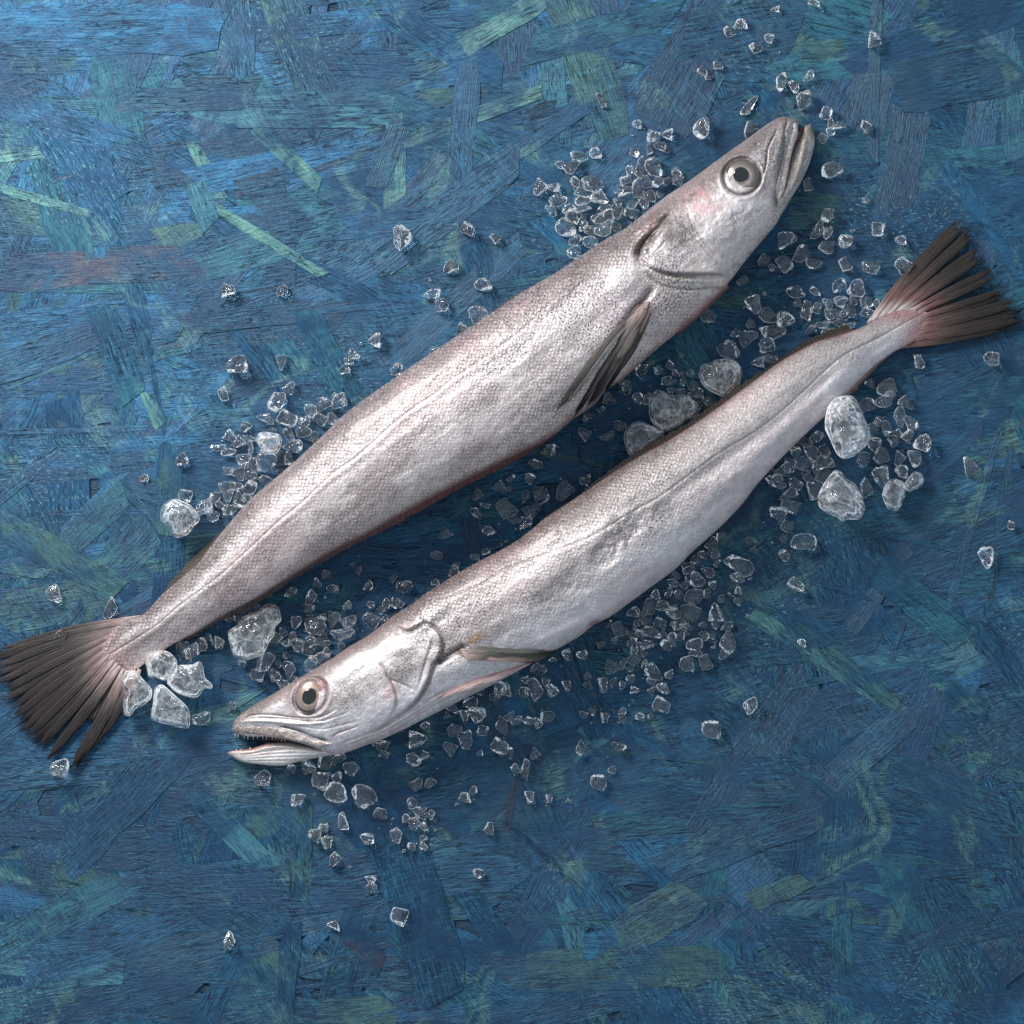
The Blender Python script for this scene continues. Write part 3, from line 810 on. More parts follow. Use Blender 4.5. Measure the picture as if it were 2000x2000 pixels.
# pectoral fin of the upper fish: long dark rays over a pinkish membrane
def hz(T, x, y, up=3): return T.height(x, y) + up
def pec1(s, rid, r):
    a = r.rand()
    c = mixc((.26, .18, .17), (.10, .088, .082), s * 3)
    c = mixc(c, (.022, .020, .020), sstep(s, .4, .9))
    return mixc(c, (.30, .28, .26) if a > .5 else (.03, .027, .027), rid * .5)
pf = ribbon('pectoral_fin', [(1268, 588), (1245, 622), (1222, 660), (1195, 705)], [10, 26, 38, 20],
            [hz(T1, 1268, 592), hz(T1, 1243, 625), hz(T1, 1220, 662), hz(T1, 1195, 705, 1)], 4,
            lambda s, t, x, y: mixc(mixc(c3(.36, .26, .25), c3(.16, .11, .10), np.abs(t)), c3(.12, .10, .095), sstep(s, .15, .5)), MAT_FIN, fish1, fish1_loc, T=T1, lift=1)
rays = [((1250,596),(1095,796),14), ((1256,598),(1112,782),12), ((1260,602),(1127,805),13), ((1262,606),(1150,790),11),
        ((1264,608),(1160,782),12), ((1267,610),(1184,760),10), ((1269,612),(1200,735),9)]
for i, (b0, t0, w0) in enumerate(rays):
    fin_ray('fin_ray', b0, t0, 8, w0, 2.5, hz(T1, *b0, 5 + (i % 2) * 1.5), hz(T1, t0[0] + 6, t0[1] - 6, 4), 8 - 2.4 * i, pec1, pf, fish1_loc, 300 + i, T=T1, lift=4.5 + (i % 2) * 1.5)

# tail fin of the upper fish
def tailc(p0=(.30, .19, .185), dark=(.016, .013, .013), mid=(.085, .068, .065)):
    def f(s, rid, r):
        c = mixc(p0, mid, s * 2.8); c = mixc((.44, .34, .33), c, sstep(s, .02, .2)); c = mixc(c, dark, sstep(s, .22, .52))
        return mixc(c, (.30, .26, .25), rid * np.clip(.18 - .17 * s, .02, 1))
    return f
tips1 = [(4,1272),(-6,1284),(0,1300),(-4,1316),(3,1330),(12,1347),(22,1360),(28,1378),(36,1394),(43,1408),(52,1418),(60,1432),(70,1442),(82,1452),
         (98,1476),(104,1468),(140,1500),(150,1490),(168,1470),(190,1444),(212,1412)]
nt = len(tips1)
base1 = [(233 + (218 - 233) * i / (nt - 1) * .0 + 14 * math.sin(i / (nt - 1) * math.pi) * -1.0, 1222 + 105 * i / (nt - 1)) for i in range(nt)]
# fan base points along the flesh edge
bl = smooth_line([(285,1202),(250,1228),(228,1252),(222,1280),(234,1300),(256,1312),(276,1306)], 10)
BL = np.concatenate([[0], np.cumsum(np.hypot(*np.diff(bl, axis=0).T))])
def bpt(u): return (np.interp(u * BL[-1], BL, bl[:, 0]), np.interp(u * BL[-1], BL, bl[:, 1]))
tf1 = sheet('tail_fin', [bpt(u) for u in np.linspace(0, 1, 12)],
            [tuple(np.array(bpt(u)) * .45 + np.array([np.interp(u * (nt - 1), range(nt), [q[0] for q in tips1]), np.interp(u * (nt - 1), range(nt), [q[1] for q in tips1])]) * .55) for u in np.linspace(0, 1, 12)],
            [14] * 3, [8] * 3, lambda u, v, rb: mixc(mixc(c3(.36, .20, .19), c3(.04, .032, .032), v * 1.7), c3(.14, .12, .12), np.clip(rb, 0, 1) * .3),
            MAT_FIN, fish1, fish1_loc, n=260, m=16, ribs=44, ribh=.9, ragged=.12)
for i, tp in enumerate(tips1):
    b0 = bpt(i / (nt - 1) * .96 + .02)
    fin_ray('fin_ray', b0, tp, 7, 16.5 if i < 14 else 18, 9 if i < 14 else 6, 17 + (i % 2), 8 + (i % 3), (i - nt / 2) * -.8, tailc(), tf1, fish1_loc, 400 + i)

# dorsal and anal fins of the upper fish
def darkfin(a=(.025, .022, .02), b=(.08, .068, .055)):
    return lambda u, v, rb: mixc(mixc(b, a, v), c3(.28, .24, .20), np.clip(rb, 0, 1) * .35)
sheet('dorsal_fin', [(448,1030),(410,1072),(375,1112),(345,1142)], [(430,1040),(380,1084),(342,1124),(319,1154)], [26, 22], [12, 8],
      darkfin(), MAT_FIN, fish1, fish1_loc, n=160, m=8, ribs=26, ragged=.15)
sheet('dorsal_fin', [(958,614),(985,597),(1010,580),(1030,568)], [(962,606),(984,591),(1004,578),(1022,566)], [50, 50], [52, 50],
      darkfin((.08, .06, .06)), MAT_FIN, fish1, fish1_loc, n=60, m=6, ribs=10, ragged=.2)
sheet('anal_fin', [(1088,842),(1036,874),(974,902),(912,932),(850,962),(778,1000),(700,1046),(600,1100),(500,1162),(420,1206),(370,1236)],
      [(1090,848),(1040,882),(980,916),(914,948),(852,982),(780,1022),(700,1062),(602,1114),(502,1180),(420,1220),(360,1256)], [40, 56, 60, 40, 16], [12, 26, 30, 20, 8],
      lambda u, v, rb: mixc(mixc(c3(.17, .085, .08), c3(.09, .07, .065), sstep(u, .45, .8)), c3(.24, .18, .165), np.clip(rb, 0, 1) * .25),
      MAT_FIN, fish1, fish1_loc, n=420, m=8, ribs=70, ragged=.15)
sheet('pelvic_fin', [(1420,556),(1398,574),(1370,602),(1345,624)], [(1424,562),(1396,590),(1360,624),(1318,660)], [50, 48], [30, 34],
      lambda u, v, rb: mixc(c3(.42, .20, .18), c3(.14, .08, .07), v), MAT_FIN, fish1, fish1_loc, n=90, m=8, ribs=10)

# ================================================================== LOWER FISH (head to the lower left, mouth open)
D2 = (0.853, -0.521)
UP2 = [(449,1424),(455,1411),(471,1395),(502,1373),(540,1351),(586,1323),(617,1305),(648,1286),(680,1264),(711,1246),(742,1224),(773,1199),(804,1180),
       (835,1156),(866,1137),(912,1109),(959,1084),(1000,1062),(1036,1036),(1067,1010),(1120,976),(1161,948),(1207,917),(1254,889),(1300,864),
       (1342,838),(1404,795),(1466,749),(1528,704),(1586,672),(1640,655),(1680,640),(1711,624),(1745,606),(1790,592),(1815,588)]
LO2 = [(454,1430),(477,1437),(523,1439),(570,1447),(604,1457),(626,1466),(648,1475),(711,1457),(773,1432),(835,1401),(912,1362),(974,1331),(1036,1297),(1092,1266),
       (1130,1244),(1161,1220),(1192,1204),(1223,1182),(1269,1148),(1316,1114),(1347,1083),(1409,1027),(1450,984),(1478,947),
       (1524,897),(1571,850),(1611,813),(1664,757),(1711,712),(1745,688),(1775,674),(1800,662),(1830,640)]
d2 = np.array(D2) / np.hypot(*D2)
fish2_loc = W(1130, 1060, 0)
fish2 = empty('hake', tuple(fish2_loc))
tag(fish2, 'pale silvery hake lying with its head to the lower left and mouth gaping open', 'fish', 'two whole hakes on the blue board')
aH = -359.0; aT = np.array([1812, 606]) @ d2
hz2 = pchip([-360, -330, -270, -180, -60, 60, 200, 400, 600, 760, 900, 1020, 1100, 1180, 1240],
            [10, 22, 40, 62, 76, 82, 86, 88, 80, 66, 52, 38, 26, 14, 7])
T2 = Tube(D2, UP2, LO2, aH, aT, 1040, 190, 30, hz2, 3.0, close=(20, 90), shift=-6)
S = T2.sc; t = T2.Tt; A = T2.A; X, Y = T2.X, T2.Y
n1 = fbm(A / 80 + 31, T2.B / 36, 4); n2 = fbm(A / 16 + 3, T2.B / 12 + 9, 4); n3 = fbm(A / 220 + 12, T2.B / 60, 3)
back = c3(.12, .094, .090); bright = c3(.53, .475, .465); belly = c3(.50, .47, .49); mott = c3(.29, .25, .245)
c = mixc(back, bright, sstep(t + .35 * (n1 - .5), -.84, -.36))
c = mixc(c, belly, sstep(t + .3 * (n1 - .5), -.1, .45))
c = mixc(c, mott, sstep(n1, .46, .66) * sstep(t, -.45, -.1) * (1 - sstep(t, .25, .6)) * .8 * sstep(A, -60, 150))
c = mixc(c, c3(.36, .32, .31), sstep(A, 450, 700) * (1 - sstep(t, -.25, .15)) * .6)
c = mixc(c, c3(.50, .36, .36), sstep(n3, .56, .72) * .3)
c = mixc(c, c3(.22, .15, .14), sstep(-t, .88, .98) * .8)
c = mixc(c, c3(.60, .46, .42), sstep(t, .90, .985) * .5)
c = mixc(c, c3(.30, .15, .14), np.clip(sstep(A + 55 * np.abs(t) + 30 * (n2 - .5), 1160, 1226), 0, 1) * .92)
fine = fbm(A / 5.5, T2.B / 4.5, 2); c = c * (1 + (n2 - .5) * .42 + (fine - .5) * (.65 - .35 * sstep(A, 0, 90)))[..., None]
S.c = c
mk = np.zeros(c.shape); head = 1 - sstep(A, 0, 90)
mk[..., 0] = np.clip((1 - head) * (.95 * (1 - sstep(t, -.75, -.4)) + .45 * (1 - sstep(t, .2, .9)) + .12), 0, 1.1) * (1 - .6 * sstep(A, 600, 800))
mk[..., 1] = np.clip((.85 - .55 * head) * (1 - sstep(t, .05, .6)) + .12, 0, 1.1) * (1 - .6 * sstep(A, 500, 800)) * (.55 + .75 * sstep(fbm(A / 90 + 25, T2.B / 50, 3), .35, .6))
S.m = mk
S.z += (fine - .5) * .4 + (fbm(A / 150 + 9, T2.B / 42, 3) - .5) * 8 + (fbm(A / 40, T2.B / 22 + 4, 3) - .5) * 1.4
LL2 = [(812,1180),(835,1171),(866,1166),(897,1157),(943,1139),(980,1114),(1036,1092),(1098,1070),(1145,1052),(1185,1030),(1240,996),(1285,972),(1340,932),
       (1404,885),(1466,848),(1530,800),(1600,735),(1648,694),(1711,662),(1765,632),(1804,611)]
S.groove(LL2, 2.0, 1.4, (.19, .14, .13), .42, 1.7, fade=False)
S.groove([(p[0] + 4, p[1] + 6) for p in LL2], 7, -.8)
# valley along the flank towards the tail, soft dents below the lateral line
S.groove([(1290,985),(1400,905),(1500,835),(1570,775),(1640,715)], 14, 5, (.40, .35, .34), .35, 12)
S.groove([(1350,1000),(1440,925),(1520,850),(1600,775),(1680,705)], 16, -4)
for (x, y, r_, h_) in [(1215,1040,26,-6),(1180,1085,22,-5),(1250,1010,22,-4),(1130,1130,26,-4),(1090,1160,22,-3),(1300,1000,20,-3)]:
    S.blob(x, y, r_ * 1.4, r_, 35, h_, (.36, .33, .33), .5, .5)
# back fold where head and body meet
S.groove([(766,1226),(782,1230),(798,1234),(812,1228),(829,1218),(847,1224),(860,1240),(865,1262),(858,1284),(847,1298),(838,1326),(822,1358),(798,1385),(757,1413),(720,1436)], 3.6, 8, (.19, .14, .13), .7, 3.4)
S.ledge([(847,1224),(862,1244),(866,1266),(850,1296),(838,1326),(820,1358),(798,1385)], 11, 22, 2, 1)
S.groove([(846,1246),(842,1262),(834,1284),(826,1310),(818,1342)], 2.6, 3.5, (.26, .20, .19), .6, 2.6)
S.groove([(735,1290),(750,1308),(762,1326),(790,1338),(812,1350)], 2.4, 3.2, (.30, .22, .21), .55, 2.6)
S.ledge([(737,1284),(752,1306),(768,1340),(774,1370),(762,1398)], 4.5, 22, 2, 1)
S.groove([(752,1306),(768,1340),(774,1370),(764,1400)], 3, 3, (.50, .28, .29), .5, 3.5)
S.blob(782, 1300, 40, 30, 50, 0, (.24, .21, .205), .7, .7, (.1, 1.1, 0))
S.blob(838, 1200, 44, 18, 40, 8, (.70, .66, .64), .5, .2)
S.blob(795, 1222, 16, 10, 30, 4, (.45, .33, .31), .5)
S.blob(690, 1302, 46, 17, 33, 4, (.66, .63, .62), .7, .4, (0, .1, 0))
S.blob(690, 1352, 46, 26, 20, 0, (.28, .245, .24), .6, .7, (0, .9, 0))
S.blob(745, 1378, 30, 34, 30, 4, (.62, .56, .56), .5, .3)
S.blob(760, 1352, 14, 20, 0, 0, (.58, .38, .39), .5, .4)
S.blob(880, 1262, 30, 26, 30, -3, (.30, .25, .24), .6, .4)
S.blob(930, 1246, 22, 8, 35, 0, (.30, .17, .08), .85, .5)
# snout ridges, cheek wrinkles
S.groove([(470,1404),(500,1396),(540,1397),(580,1402),(625,1400),(660,1384)], 2.2, 3, (.22, .17, .16), .65, 2.2)
S.groove([(465,1410),(500,1408),(545,1410),(590,1414),(640,1410)], 3, -3.4, (.72, .68, .66), .7, 3.5)
S.groove([(500,1402),(560,1404),(620,1410),(655,1396)], 1.8, 2, (.3, .25, .24), .5, 1.8)
S.groove([(590,1420),(630,1424),(660,1418),(700,1408)], 2, 1.6, (.4, .34, .33), .4, 2)
S.groove([(628,1410),(652,1402),(680,1392)], 1.6, 1.6, (.8, .77, .75), .5, 2)
S.groove([(648,1442),(656,1434),(672,1428),(700,1418)], 2, 2.4, (.3, .16, .16), .6, 2.4)
S.groove([(545,1419),(560,1421),(585,1428),(605,1436),(625,1443),(645,1449)], 3.2, 6, (.035, .018, .018), .95, 3.0)
S.blob(560, 1358, 50, 14, 32, 2, (.30, .24, .23), .4, .4)
S.blob(545, 1382, 30, 10, 20, 2, (.70, .66, .67), .5, .6)
S.blob(505, 1380, 46, 10, 32, 0, (.13, .10, .095), .8, .3)
S.blob(640, 1298, 60, 9, 34, 0, (.18, .13, .13), .7, .4)
S.blob(730, 1238, 60, 9, 34, 0, (.18, .13, .13), .7, .4)
S.blob(470, 1402, 24, 9, 25, 0, (.22, .18, .17), .6, .3)
S.blob(618, 1428, 26, 10, -8, 2, (.74, .70, .69), .6, .4)
# long throat folds
for k, (y0, dp) in enumerate([(0, 3), (9, 2), (17, 2)]):
    S.groove([(660,1455+y0*.6),(700,1440+y0*.9),(750,1420+y0),(800,1392+y0),(850,1360+y0),(900,1336+y0)], 2.2, dp, (.42, .30, .29), .45, 2.4)
# eye socket
th = np.linspace(0, 2 * np.pi, 26)
ex, ey = 607, 1359
ca_, sa_ = math.cos(math.radians(60)), math.sin(math.radians(60))
def el(rx, ry, q): 
    u, v = rx * math.cos(q), ry * math.sin(q); return (ex + u * ca_ + v * sa_, ey - u * sa_ + v * ca_)
S.groove([el(36, 31, q) for q in th], 4, 4.5, (.12, .06, .06), .8, 3.2, fade=False)
S.groove([el(44, 38, q) for q in th], 4, -2.5, fade=False)
S.blob(628, 1338, 14, 10, 40, 0, (.20, .09, .09), .8, .3)
# fin hollow
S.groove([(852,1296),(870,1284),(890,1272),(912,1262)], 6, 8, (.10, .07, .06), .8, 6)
S.blob(900, 1300, 50, 20, 20, 5, (.70, .64, .62), .4)
S.groove([(1130,1243),(1160,1224),(1180,1212)], 5, 1, (.55, .30, .28), .5, 6)
S.blob(1160, 1216, 12, 5, 30, -2, (.22, .12, .11), .7, .5)
S.groove([(1040,1262),(1090,1236),(1150,1208),(1220,1168)], 8, -2, (.70, .60, .58), .4, 9)
build_tube('body', T2, MAT_SKIN, fish2, fish2_loc)

UJ2 = [(447,1466),(477,1464),(495,1461),(511,1455),(523,1451),(539,1450),(570,1451),(604,1457),(640,1462),(680,1452),(710,1440)]
LJ2 = [(446,1473),(456,1481),(471,1487),(509,1493),(555,1495),(586,1487),(648,1474),(711,1456),(740,1443)]
hzj2 = pchip([-390, -370, -330, -280, -220, -150], [8, 12, 18, 26, 36, 40])
J2 = Tube(D2, UJ2, LJ2, -388, -150, 240, 60, 16, hzj2, 3.0, close=(14, 20))
S = J2.sc; n1 = fbm(J2.A / 40, J2.B / 5, 4)
c = mixc(c3(.36, .32, .30), c3(.66, .62, .60), sstep(J2.Tt, -.5, .3)); c = c * (1 + (n1 - .5) * .5)[..., None]
c = mixc(c, c3(.30, .09, .08), (1 - sstep(J2.Tt, -.95, -.62)) * (1 - sstep(J2.A, -330, -290)) * .9)
c = mixc(c, c3(.20, .16, .13), (1 - sstep(J2.A, -384, -366)) * .7)
c = mixc(c, c3(.62, .50, .45), sstep(J2.Tt, .82, .98) * .6)
S.c = c; S.m = np.zeros(c.shape) + np.array([0, .3, 0])
for k in range(4):
    S.groove([(470, 1476 + 3.5 * k), (520, 1468 + 6 * k), (570, 1464 + 7 * k), (620, 1466 + 5 * k)], 1.8, 1.4, (.36, .32, .30), .5, 1.6)
S.groove([(460,1468),(490,1468),(520,1460),(560,1457)], 3, -2.5, (.60, .50, .45), .4, 3)
build_tube('lower_jaw', J2, MAT_SKIN, fish2, fish2_loc)
ribbon('mouth_lining', [(512, 1446), (530, 1444), (560, 1448), (590, 1453), (612, 1458)], [4, 12, 12, 9, 5], [16, 22, 30, 38, 44], 6,
       lambda s, t, x, y: np.zeros(s.shape + (3,)) + .03, MAT_MOUTH, fish2, fish2_loc)
hl = [T2.height(460, 1424), T2.height(490, 1426), T2.height(530, 1429), T2.height(560, 1434), T2.height(590, 1441), T2.height(618, 1450), T2.height(645, 1455)]
def lip2(s, t, x, y):
    n = fbm(x / 6, y / 9, 3)
    c = mixc(c3(.30, .245, .21), c3(.11, .085, .075), n * 1.5 - .25)
    return mixc(c, c3(.42, .35, .33), sstep(s, .45, .7) * .7 * n * 1.6)
ribbon('upper_lip', [(454, 1422), (475, 1424), (505, 1426), (535, 1429), (565, 1435), (595, 1444), (622, 1452), (650, 1453)],
       [10, 15, 17, 17, 16, 14, 12, 5], [hl[0] - 3] + [h + 2 for h in hl[1:]], 7, lip2, MAT_SKIN, fish2, fish2_loc, msk=(0, .7, 0), crown=.42, rough=5)
teeth(fish2, fish2_loc, [(456, 1432), (477, 1434), (500, 1435), (530, 1437), (560, 1443)], 8.5, [18, 26, 32, 36, 40], 17, 4, 1)
teeth(fish2, fish2_loc, [(452, 1466), (474, 1465), (496, 1461)], 4, [14, 18, 20], 3, 6, -1)
eye(607, 1360, 35, 29, 60, T2, 15, 604, 1360, 16.5, 13.5, 60, (.36, .22, .15), (.26, .21, .19), fish2, fish2_loc, 1)

# pectoral fin of the lower fish, folded shut along the belly
def pec2(s, rid, r):
    c = mixc((.42, .30, .28), (.085, .085, .072), s * 3.2); c = mixc(c, (.030, .032, .030), sstep(s, .6, 1))
    return mixc(c, (.24, .23, .20), rid * .35)
pf2 = ribbon('pectoral_fin', [(893, 1276), (935, 1276), (990, 1278), (1040, 1279), (1070, 1277)], [8, 26, 30, 30, 18],
             [hz(T2, 893, 1276, 4), hz(T2, 935, 1276, 6), hz(T2, 990, 1278, 7), hz(T2, 1030, 1277, 6), 52], 4,
             lambda s, t, x, y: mixc(mixc(c3(.10, .098, .085), c3(.46, .29, .27), sstep(t * (1 - s), .0, .5)), c3(.06, .06, .055), sstep(s, .65, 1)), MAT_FIN, fish2, fish2_loc, T=T2, lift=3)
for i in range(6):
    b0 = (900 + 2 * i, 1270 + 3.2 * i); t0 = (1091 - 8 * i, 1272 + 4.6 * i)
    fin_ray('fin_ray', b0, t0, 5, 7, 2.5, hz(T2, *b0, 10), 56 - i, 3 - 3 * i * .4, pec2, pf2, fish2_loc, 500 + i, T=T2, lift=8)
def pelv(u, v, rb): return mixc(mixc(c3(.50, .30, .29), c3(.30, .16, .16), v), c3(.60, .48, .46), np.clip(rb, 0, 1) * .5)
ribbon('pelvic_fin', [(860,1364),(890,1349),(925,1334),(965,1320),(1005,1306),(1038,1294)], [3, 13, 20, 20, 12, 4], [0], 4,
       lambda s, t, x, y: mixc(mixc(c3(.30, .16, .15), c3(.58, .42, .40), sstep(t + .4 * (fbm(x / 20, y / 3, 2) - .5), -.6, .3)), c3(.40, .24, .23), sstep(s, .5, 1) * .6),
       MAT_FIN, fish2, fish2_loc, T=T2, lift=2)

# tail fin of the lower fish
def tail2(s, rid, r):
    c = mixc((.22, .10, .09), (.07, .042, .040), s * 2.4); c = mixc((.50, .44, .43), c, sstep(s, .02, .24)); c = mixc(c, (.020, .016, .015), sstep(s, .25, .65))
    return mixc(c, (.30, .25, .24), rid * np.clip(.14 - .14 * s, .02, 1))
tips2_raw = [(1862,438),(1868,441),(1880,446),(1884,452),(1891,459),(1888,474),(1898,489),(1906,500),(1913,512),(1928,528),(1940,545),
         (1953,568),(1958,578),(1971,588),(1970,600),(1979,607),(1985,618),(1985,628),(1970,638),(1943,645)]
grp = [(0, 3), (3, 6), (6, 9), (9, 11), (11, 13), (13, 15), (15, 20)]
tips2 = []
for g0, g1 in grp:
    q = np.array(tips2_raw[g0:g1], float); mc = q.mean(0)
    tips2 += [tuple(mc + (p - mc) * (.72 if g1 - g0 < 4 else .9)) for p in q]
nt2 = len(tips2)
bl2 = smooth_line([(1690,634),(1716,622),(1744,612),(1766,610),(1776,620),(1774,636),(1762,652),(1744,668),(1728,682)], 10)
BL2 = np.concatenate([[0], np.cumsum(np.hypot(*np.diff(bl2, axis=0).T))])
def bpt2(u): return (np.interp(u * BL2[-1], BL2, bl2[:, 0]), np.interp(u * BL2[-1], BL2, bl2[:, 1]))
def tpt2(u): return np.array([np.interp(u * (nt2 - 1), range(nt2), [q[0] for q in tips2]), np.interp(u * (nt2 - 1), range(nt2), [q[1] for q in tips2])])
tf2 = None
for (u0, u1, ext) in ((.0, .40, .55), (.36, .50, .22), (.46, 1.0, .50)):
    us = np.linspace(u0, u1, 9)
    s_ = sheet('tail_fin' if tf2 is None else 'membrane', [bpt2(u) for u in us], [tuple(np.array(bpt2(u)) * (1 - ext) + tpt2(u) * ext) for u in us], [16] * 3, [11] * 3,
               lambda u, v, rb: mixc(mixc(c3(.30, .13, .12), c3(.05, .036, .034), v * 1.4), c3(.16, .11, .10), np.clip(rb, 0, 1) * .3),
               MAT_FIN, fish2 if tf2 is None else tf2, fish2_loc, n=120, m=14, ribs=int(30 * (u1 - u0)) + 2, ribh=.9)
    if tf2 is None: tf2 = s_
for i, tp in enumerate(tips2):
    b0 = bpt2(i / (nt2 - 1) * .94 + .03)
    fin_ray('fin_ray', b0, tp, 6, 14, 8, 18 + (i % 2), 12 + (i % 3) * 2, (i - nt2 / 2) * .6, tail2, tf2, fish2_loc, 600 + i)
# dorsal fins along the back, small anal fin
def dors(u, v, rb): return mixc(mixc(c3(.13, .055, .05), c3(.022, .018, .016), v * 1.8), c3(.14, .11, .09), np.clip(rb, 0, 1) * .15)
sheet('dorsal_fin', [(1068,1014),(1124,980),(1161,954),(1207,923),(1254,895),(1300,870),(1342,844),(1404,801),(1466,755),(1500,730)],
      [(1062,1010),(1120,972),(1158,942),(1203,908),(1248,878),(1294,850),(1338,826),(1398,782),(1462,738),(1500,718)], [64, 76, 66, 52], [66, 72, 60, 44],
      dors, MAT_FIN, fish2, fish2_loc, n=420, m=8, ribs=64, ragged=.25, ribh=.5)
sheet('dorsal_fin', [(1490,740),(1528,710),(1586,678),(1640,658),(1672,648)], [(1490,724),(1524,698),(1574,664),(1617,645),(1650,634)], [46, 30], [36, 22],
      dors, MAT_FIN, fish2, fish2_loc, n=160, m=8, ribs=26, ragged=.15)
sheet('anal_fin', [(1740,686),(1711,708),(1664,752),(1630,788)], [(1745,690),(1714,718),(1674,762),(1640,796)], [26, 40], [14, 20],
      lambda u, v, rb: mixc(c3(.40, .28, .26), c3(.10, .07, .06), v), MAT_FIN, fish2, fish2_loc, n=120, m=6, ribs=18, ragged=.2)

# ================================================================== ICE
def ice_material(name, frost, rough, ns=1.0, base_frost=0.0):
    m = NT(name)
    tc = m.n('ShaderNodeTexCoord').outputs['Object']
    oi = m.n('ShaderNodeObjectInfo')
    tcs = m.mapping(tc, (ns, ns, ns))
    vm = m.n('ShaderNodeVectorMath', operation='ADD'); m.l(tcs, vm.inputs[0])
    cb = m.n('ShaderNodeCombineXYZ'); r10 = m.math('MULTIPLY', oi.outputs['Random'], 30.0)
    m.l(r10, cb.inputs[0]); m.l(r10, cb.inputs[1]); m.l(cb.outputs[0], vm.inputs[1]); p = vm.outputs[0]
    n1 = m.noise(p, 3.5, 4, .6, .8); n2 = m.noise(p, 9, 3, .6, 1.5)
    m.pb(Base_Color=(1, 1, 1, 1), Roughness=rough)
    m.b.inputs['IOR'].default_value = 1.31
    m.b.inputs['Transmission Weight'].default_value = 1.0
    bm = m.bump(m.math('ADD', n1, m.math('MULTIPLY', n2, .5)), .0001 if frost < .1 else .0004, .3 if frost < .1 else .7)
    m.l(bm, m.b.inputs['Normal'])
    # milky inclusions and cracks
    df = m.n('ShaderNodeBsdfDiffuse'); df.inputs[0].default_value = (.98, .99, 1, 1)
    tr = m.n('ShaderNodeBsdfTranslucent'); tr.inputs[0].default_value = (.98, .99, 1, 1)
    ms = m.n('ShaderNodeMixShader'); ms.inputs[0].default_value = .5; m.l(df.outputs[0], ms.inputs[1]); m.l(tr.outputs[0], ms.inputs[2])
    crack = m.ramp(m.math('ABSOLUTE', m.math('SUBTRACT', m.noise(p, 2.2, 5, .65, 1.0), .5)), .05, .0)
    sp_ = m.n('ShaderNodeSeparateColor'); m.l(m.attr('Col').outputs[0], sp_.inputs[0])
    rim_white = m.math('MAXIMUM', m.math('MULTIPLY', sp_.outputs[0], 1.5), m.math('MULTIPLY', sp_.outputs[1], .05))  # bright rims of refracted light, painted as white diffuse
    rim_white = m.math('MULTIPLY', rim_white, m.ramp(n2, .38, .62, .25, 1.0))
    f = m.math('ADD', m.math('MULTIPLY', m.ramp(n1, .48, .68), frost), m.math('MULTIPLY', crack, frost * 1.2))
    f = m.math('ADD', m.math('ADD', f, base_frost), rim_white, True)
    mx = m.n('ShaderNodeMixShader'); m.l(f, mx.inputs[0]); m.l(m.b.outputs[0], mx.inputs[1]); m.l(ms.outputs[0], mx.inputs[2])
    m.l(mx.outputs[0], m.o.inputs['Surface'])
    return m.m
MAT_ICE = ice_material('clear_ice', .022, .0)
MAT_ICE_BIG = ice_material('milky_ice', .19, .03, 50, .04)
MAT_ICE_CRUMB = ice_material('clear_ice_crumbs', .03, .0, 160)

import bmesh
def ico(sub):
    bm = bmesh.new(); bmesh.ops.create_icosphere(bm, subdivisions=sub, radius=1)
    V = np.array([v.co[:] for v in bm.verts]); F = np.array([[v.index for v in f.verts] for f in bm.faces]); bm.free()
    return V, F
ICO3 = ico(4)
def crystal(seed, npl=11, beta=9.0):
    r = np.random.RandomState(seed); V, F = ICO3
    N = r.randn(npl, 3); N /= np.linalg.norm(N, axis=1)[:, None]
    N = np.vstack([N, [[0, 0, 1], [0, 0, -1]]]); hh = .55 + .45 * r.rand(len(N))
    d = V @ N.T; q = np.where(d > .05, hh[None, :] / np.maximum(d, .05), 12)
    rr = -np.log(np.exp(-beta * q).sum(1)) / beta
    P = V * np.clip(rr, .3, 1.6)[:, None]
    P += V * ((fbm(V[:, 0] * 2.2 + seed, V[:, 1] * 2.2 + V[:, 2] * 1.7 + 5, 3) - .5) * .34)[:, None]
    P += V * ((fbm(V[:, 0] * 6 + seed, V[:, 1] * 6 + V[:, 2] * 4 + 5, 2) - .5) * .03)[:, None]
    P = P - (P.max(0) + P.min(0)) / 2; P = P / (P.max(0) - P.min(0))
    return P, F
CR = []
for k in range(36):
    P, F = crystal(100 + k, 5 + k % 8, (4, 6, 9, 14)[k % 4]); CR.append((P, F))
def rim_light_attr(P, F, quad=False):
    """sides and sharp ridges painted white as light-caught rims, flat faces stay clear"""
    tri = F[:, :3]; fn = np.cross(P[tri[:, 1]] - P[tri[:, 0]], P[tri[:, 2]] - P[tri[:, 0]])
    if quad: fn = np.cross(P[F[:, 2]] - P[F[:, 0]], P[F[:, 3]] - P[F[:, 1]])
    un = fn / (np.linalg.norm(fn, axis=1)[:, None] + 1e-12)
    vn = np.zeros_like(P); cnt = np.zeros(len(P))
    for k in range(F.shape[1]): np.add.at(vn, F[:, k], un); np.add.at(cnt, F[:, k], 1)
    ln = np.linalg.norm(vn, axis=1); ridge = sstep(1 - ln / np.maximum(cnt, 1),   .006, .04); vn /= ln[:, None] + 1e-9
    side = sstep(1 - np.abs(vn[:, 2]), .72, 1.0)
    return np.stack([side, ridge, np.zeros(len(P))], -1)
CR_RIM = [rim_light_attr(P, F) for P, F in CR]
CRM = [mesh_np('ice_crystal', P, F, cols=c_) for (P, F), c_ in zip(CR, CR_RIM)]

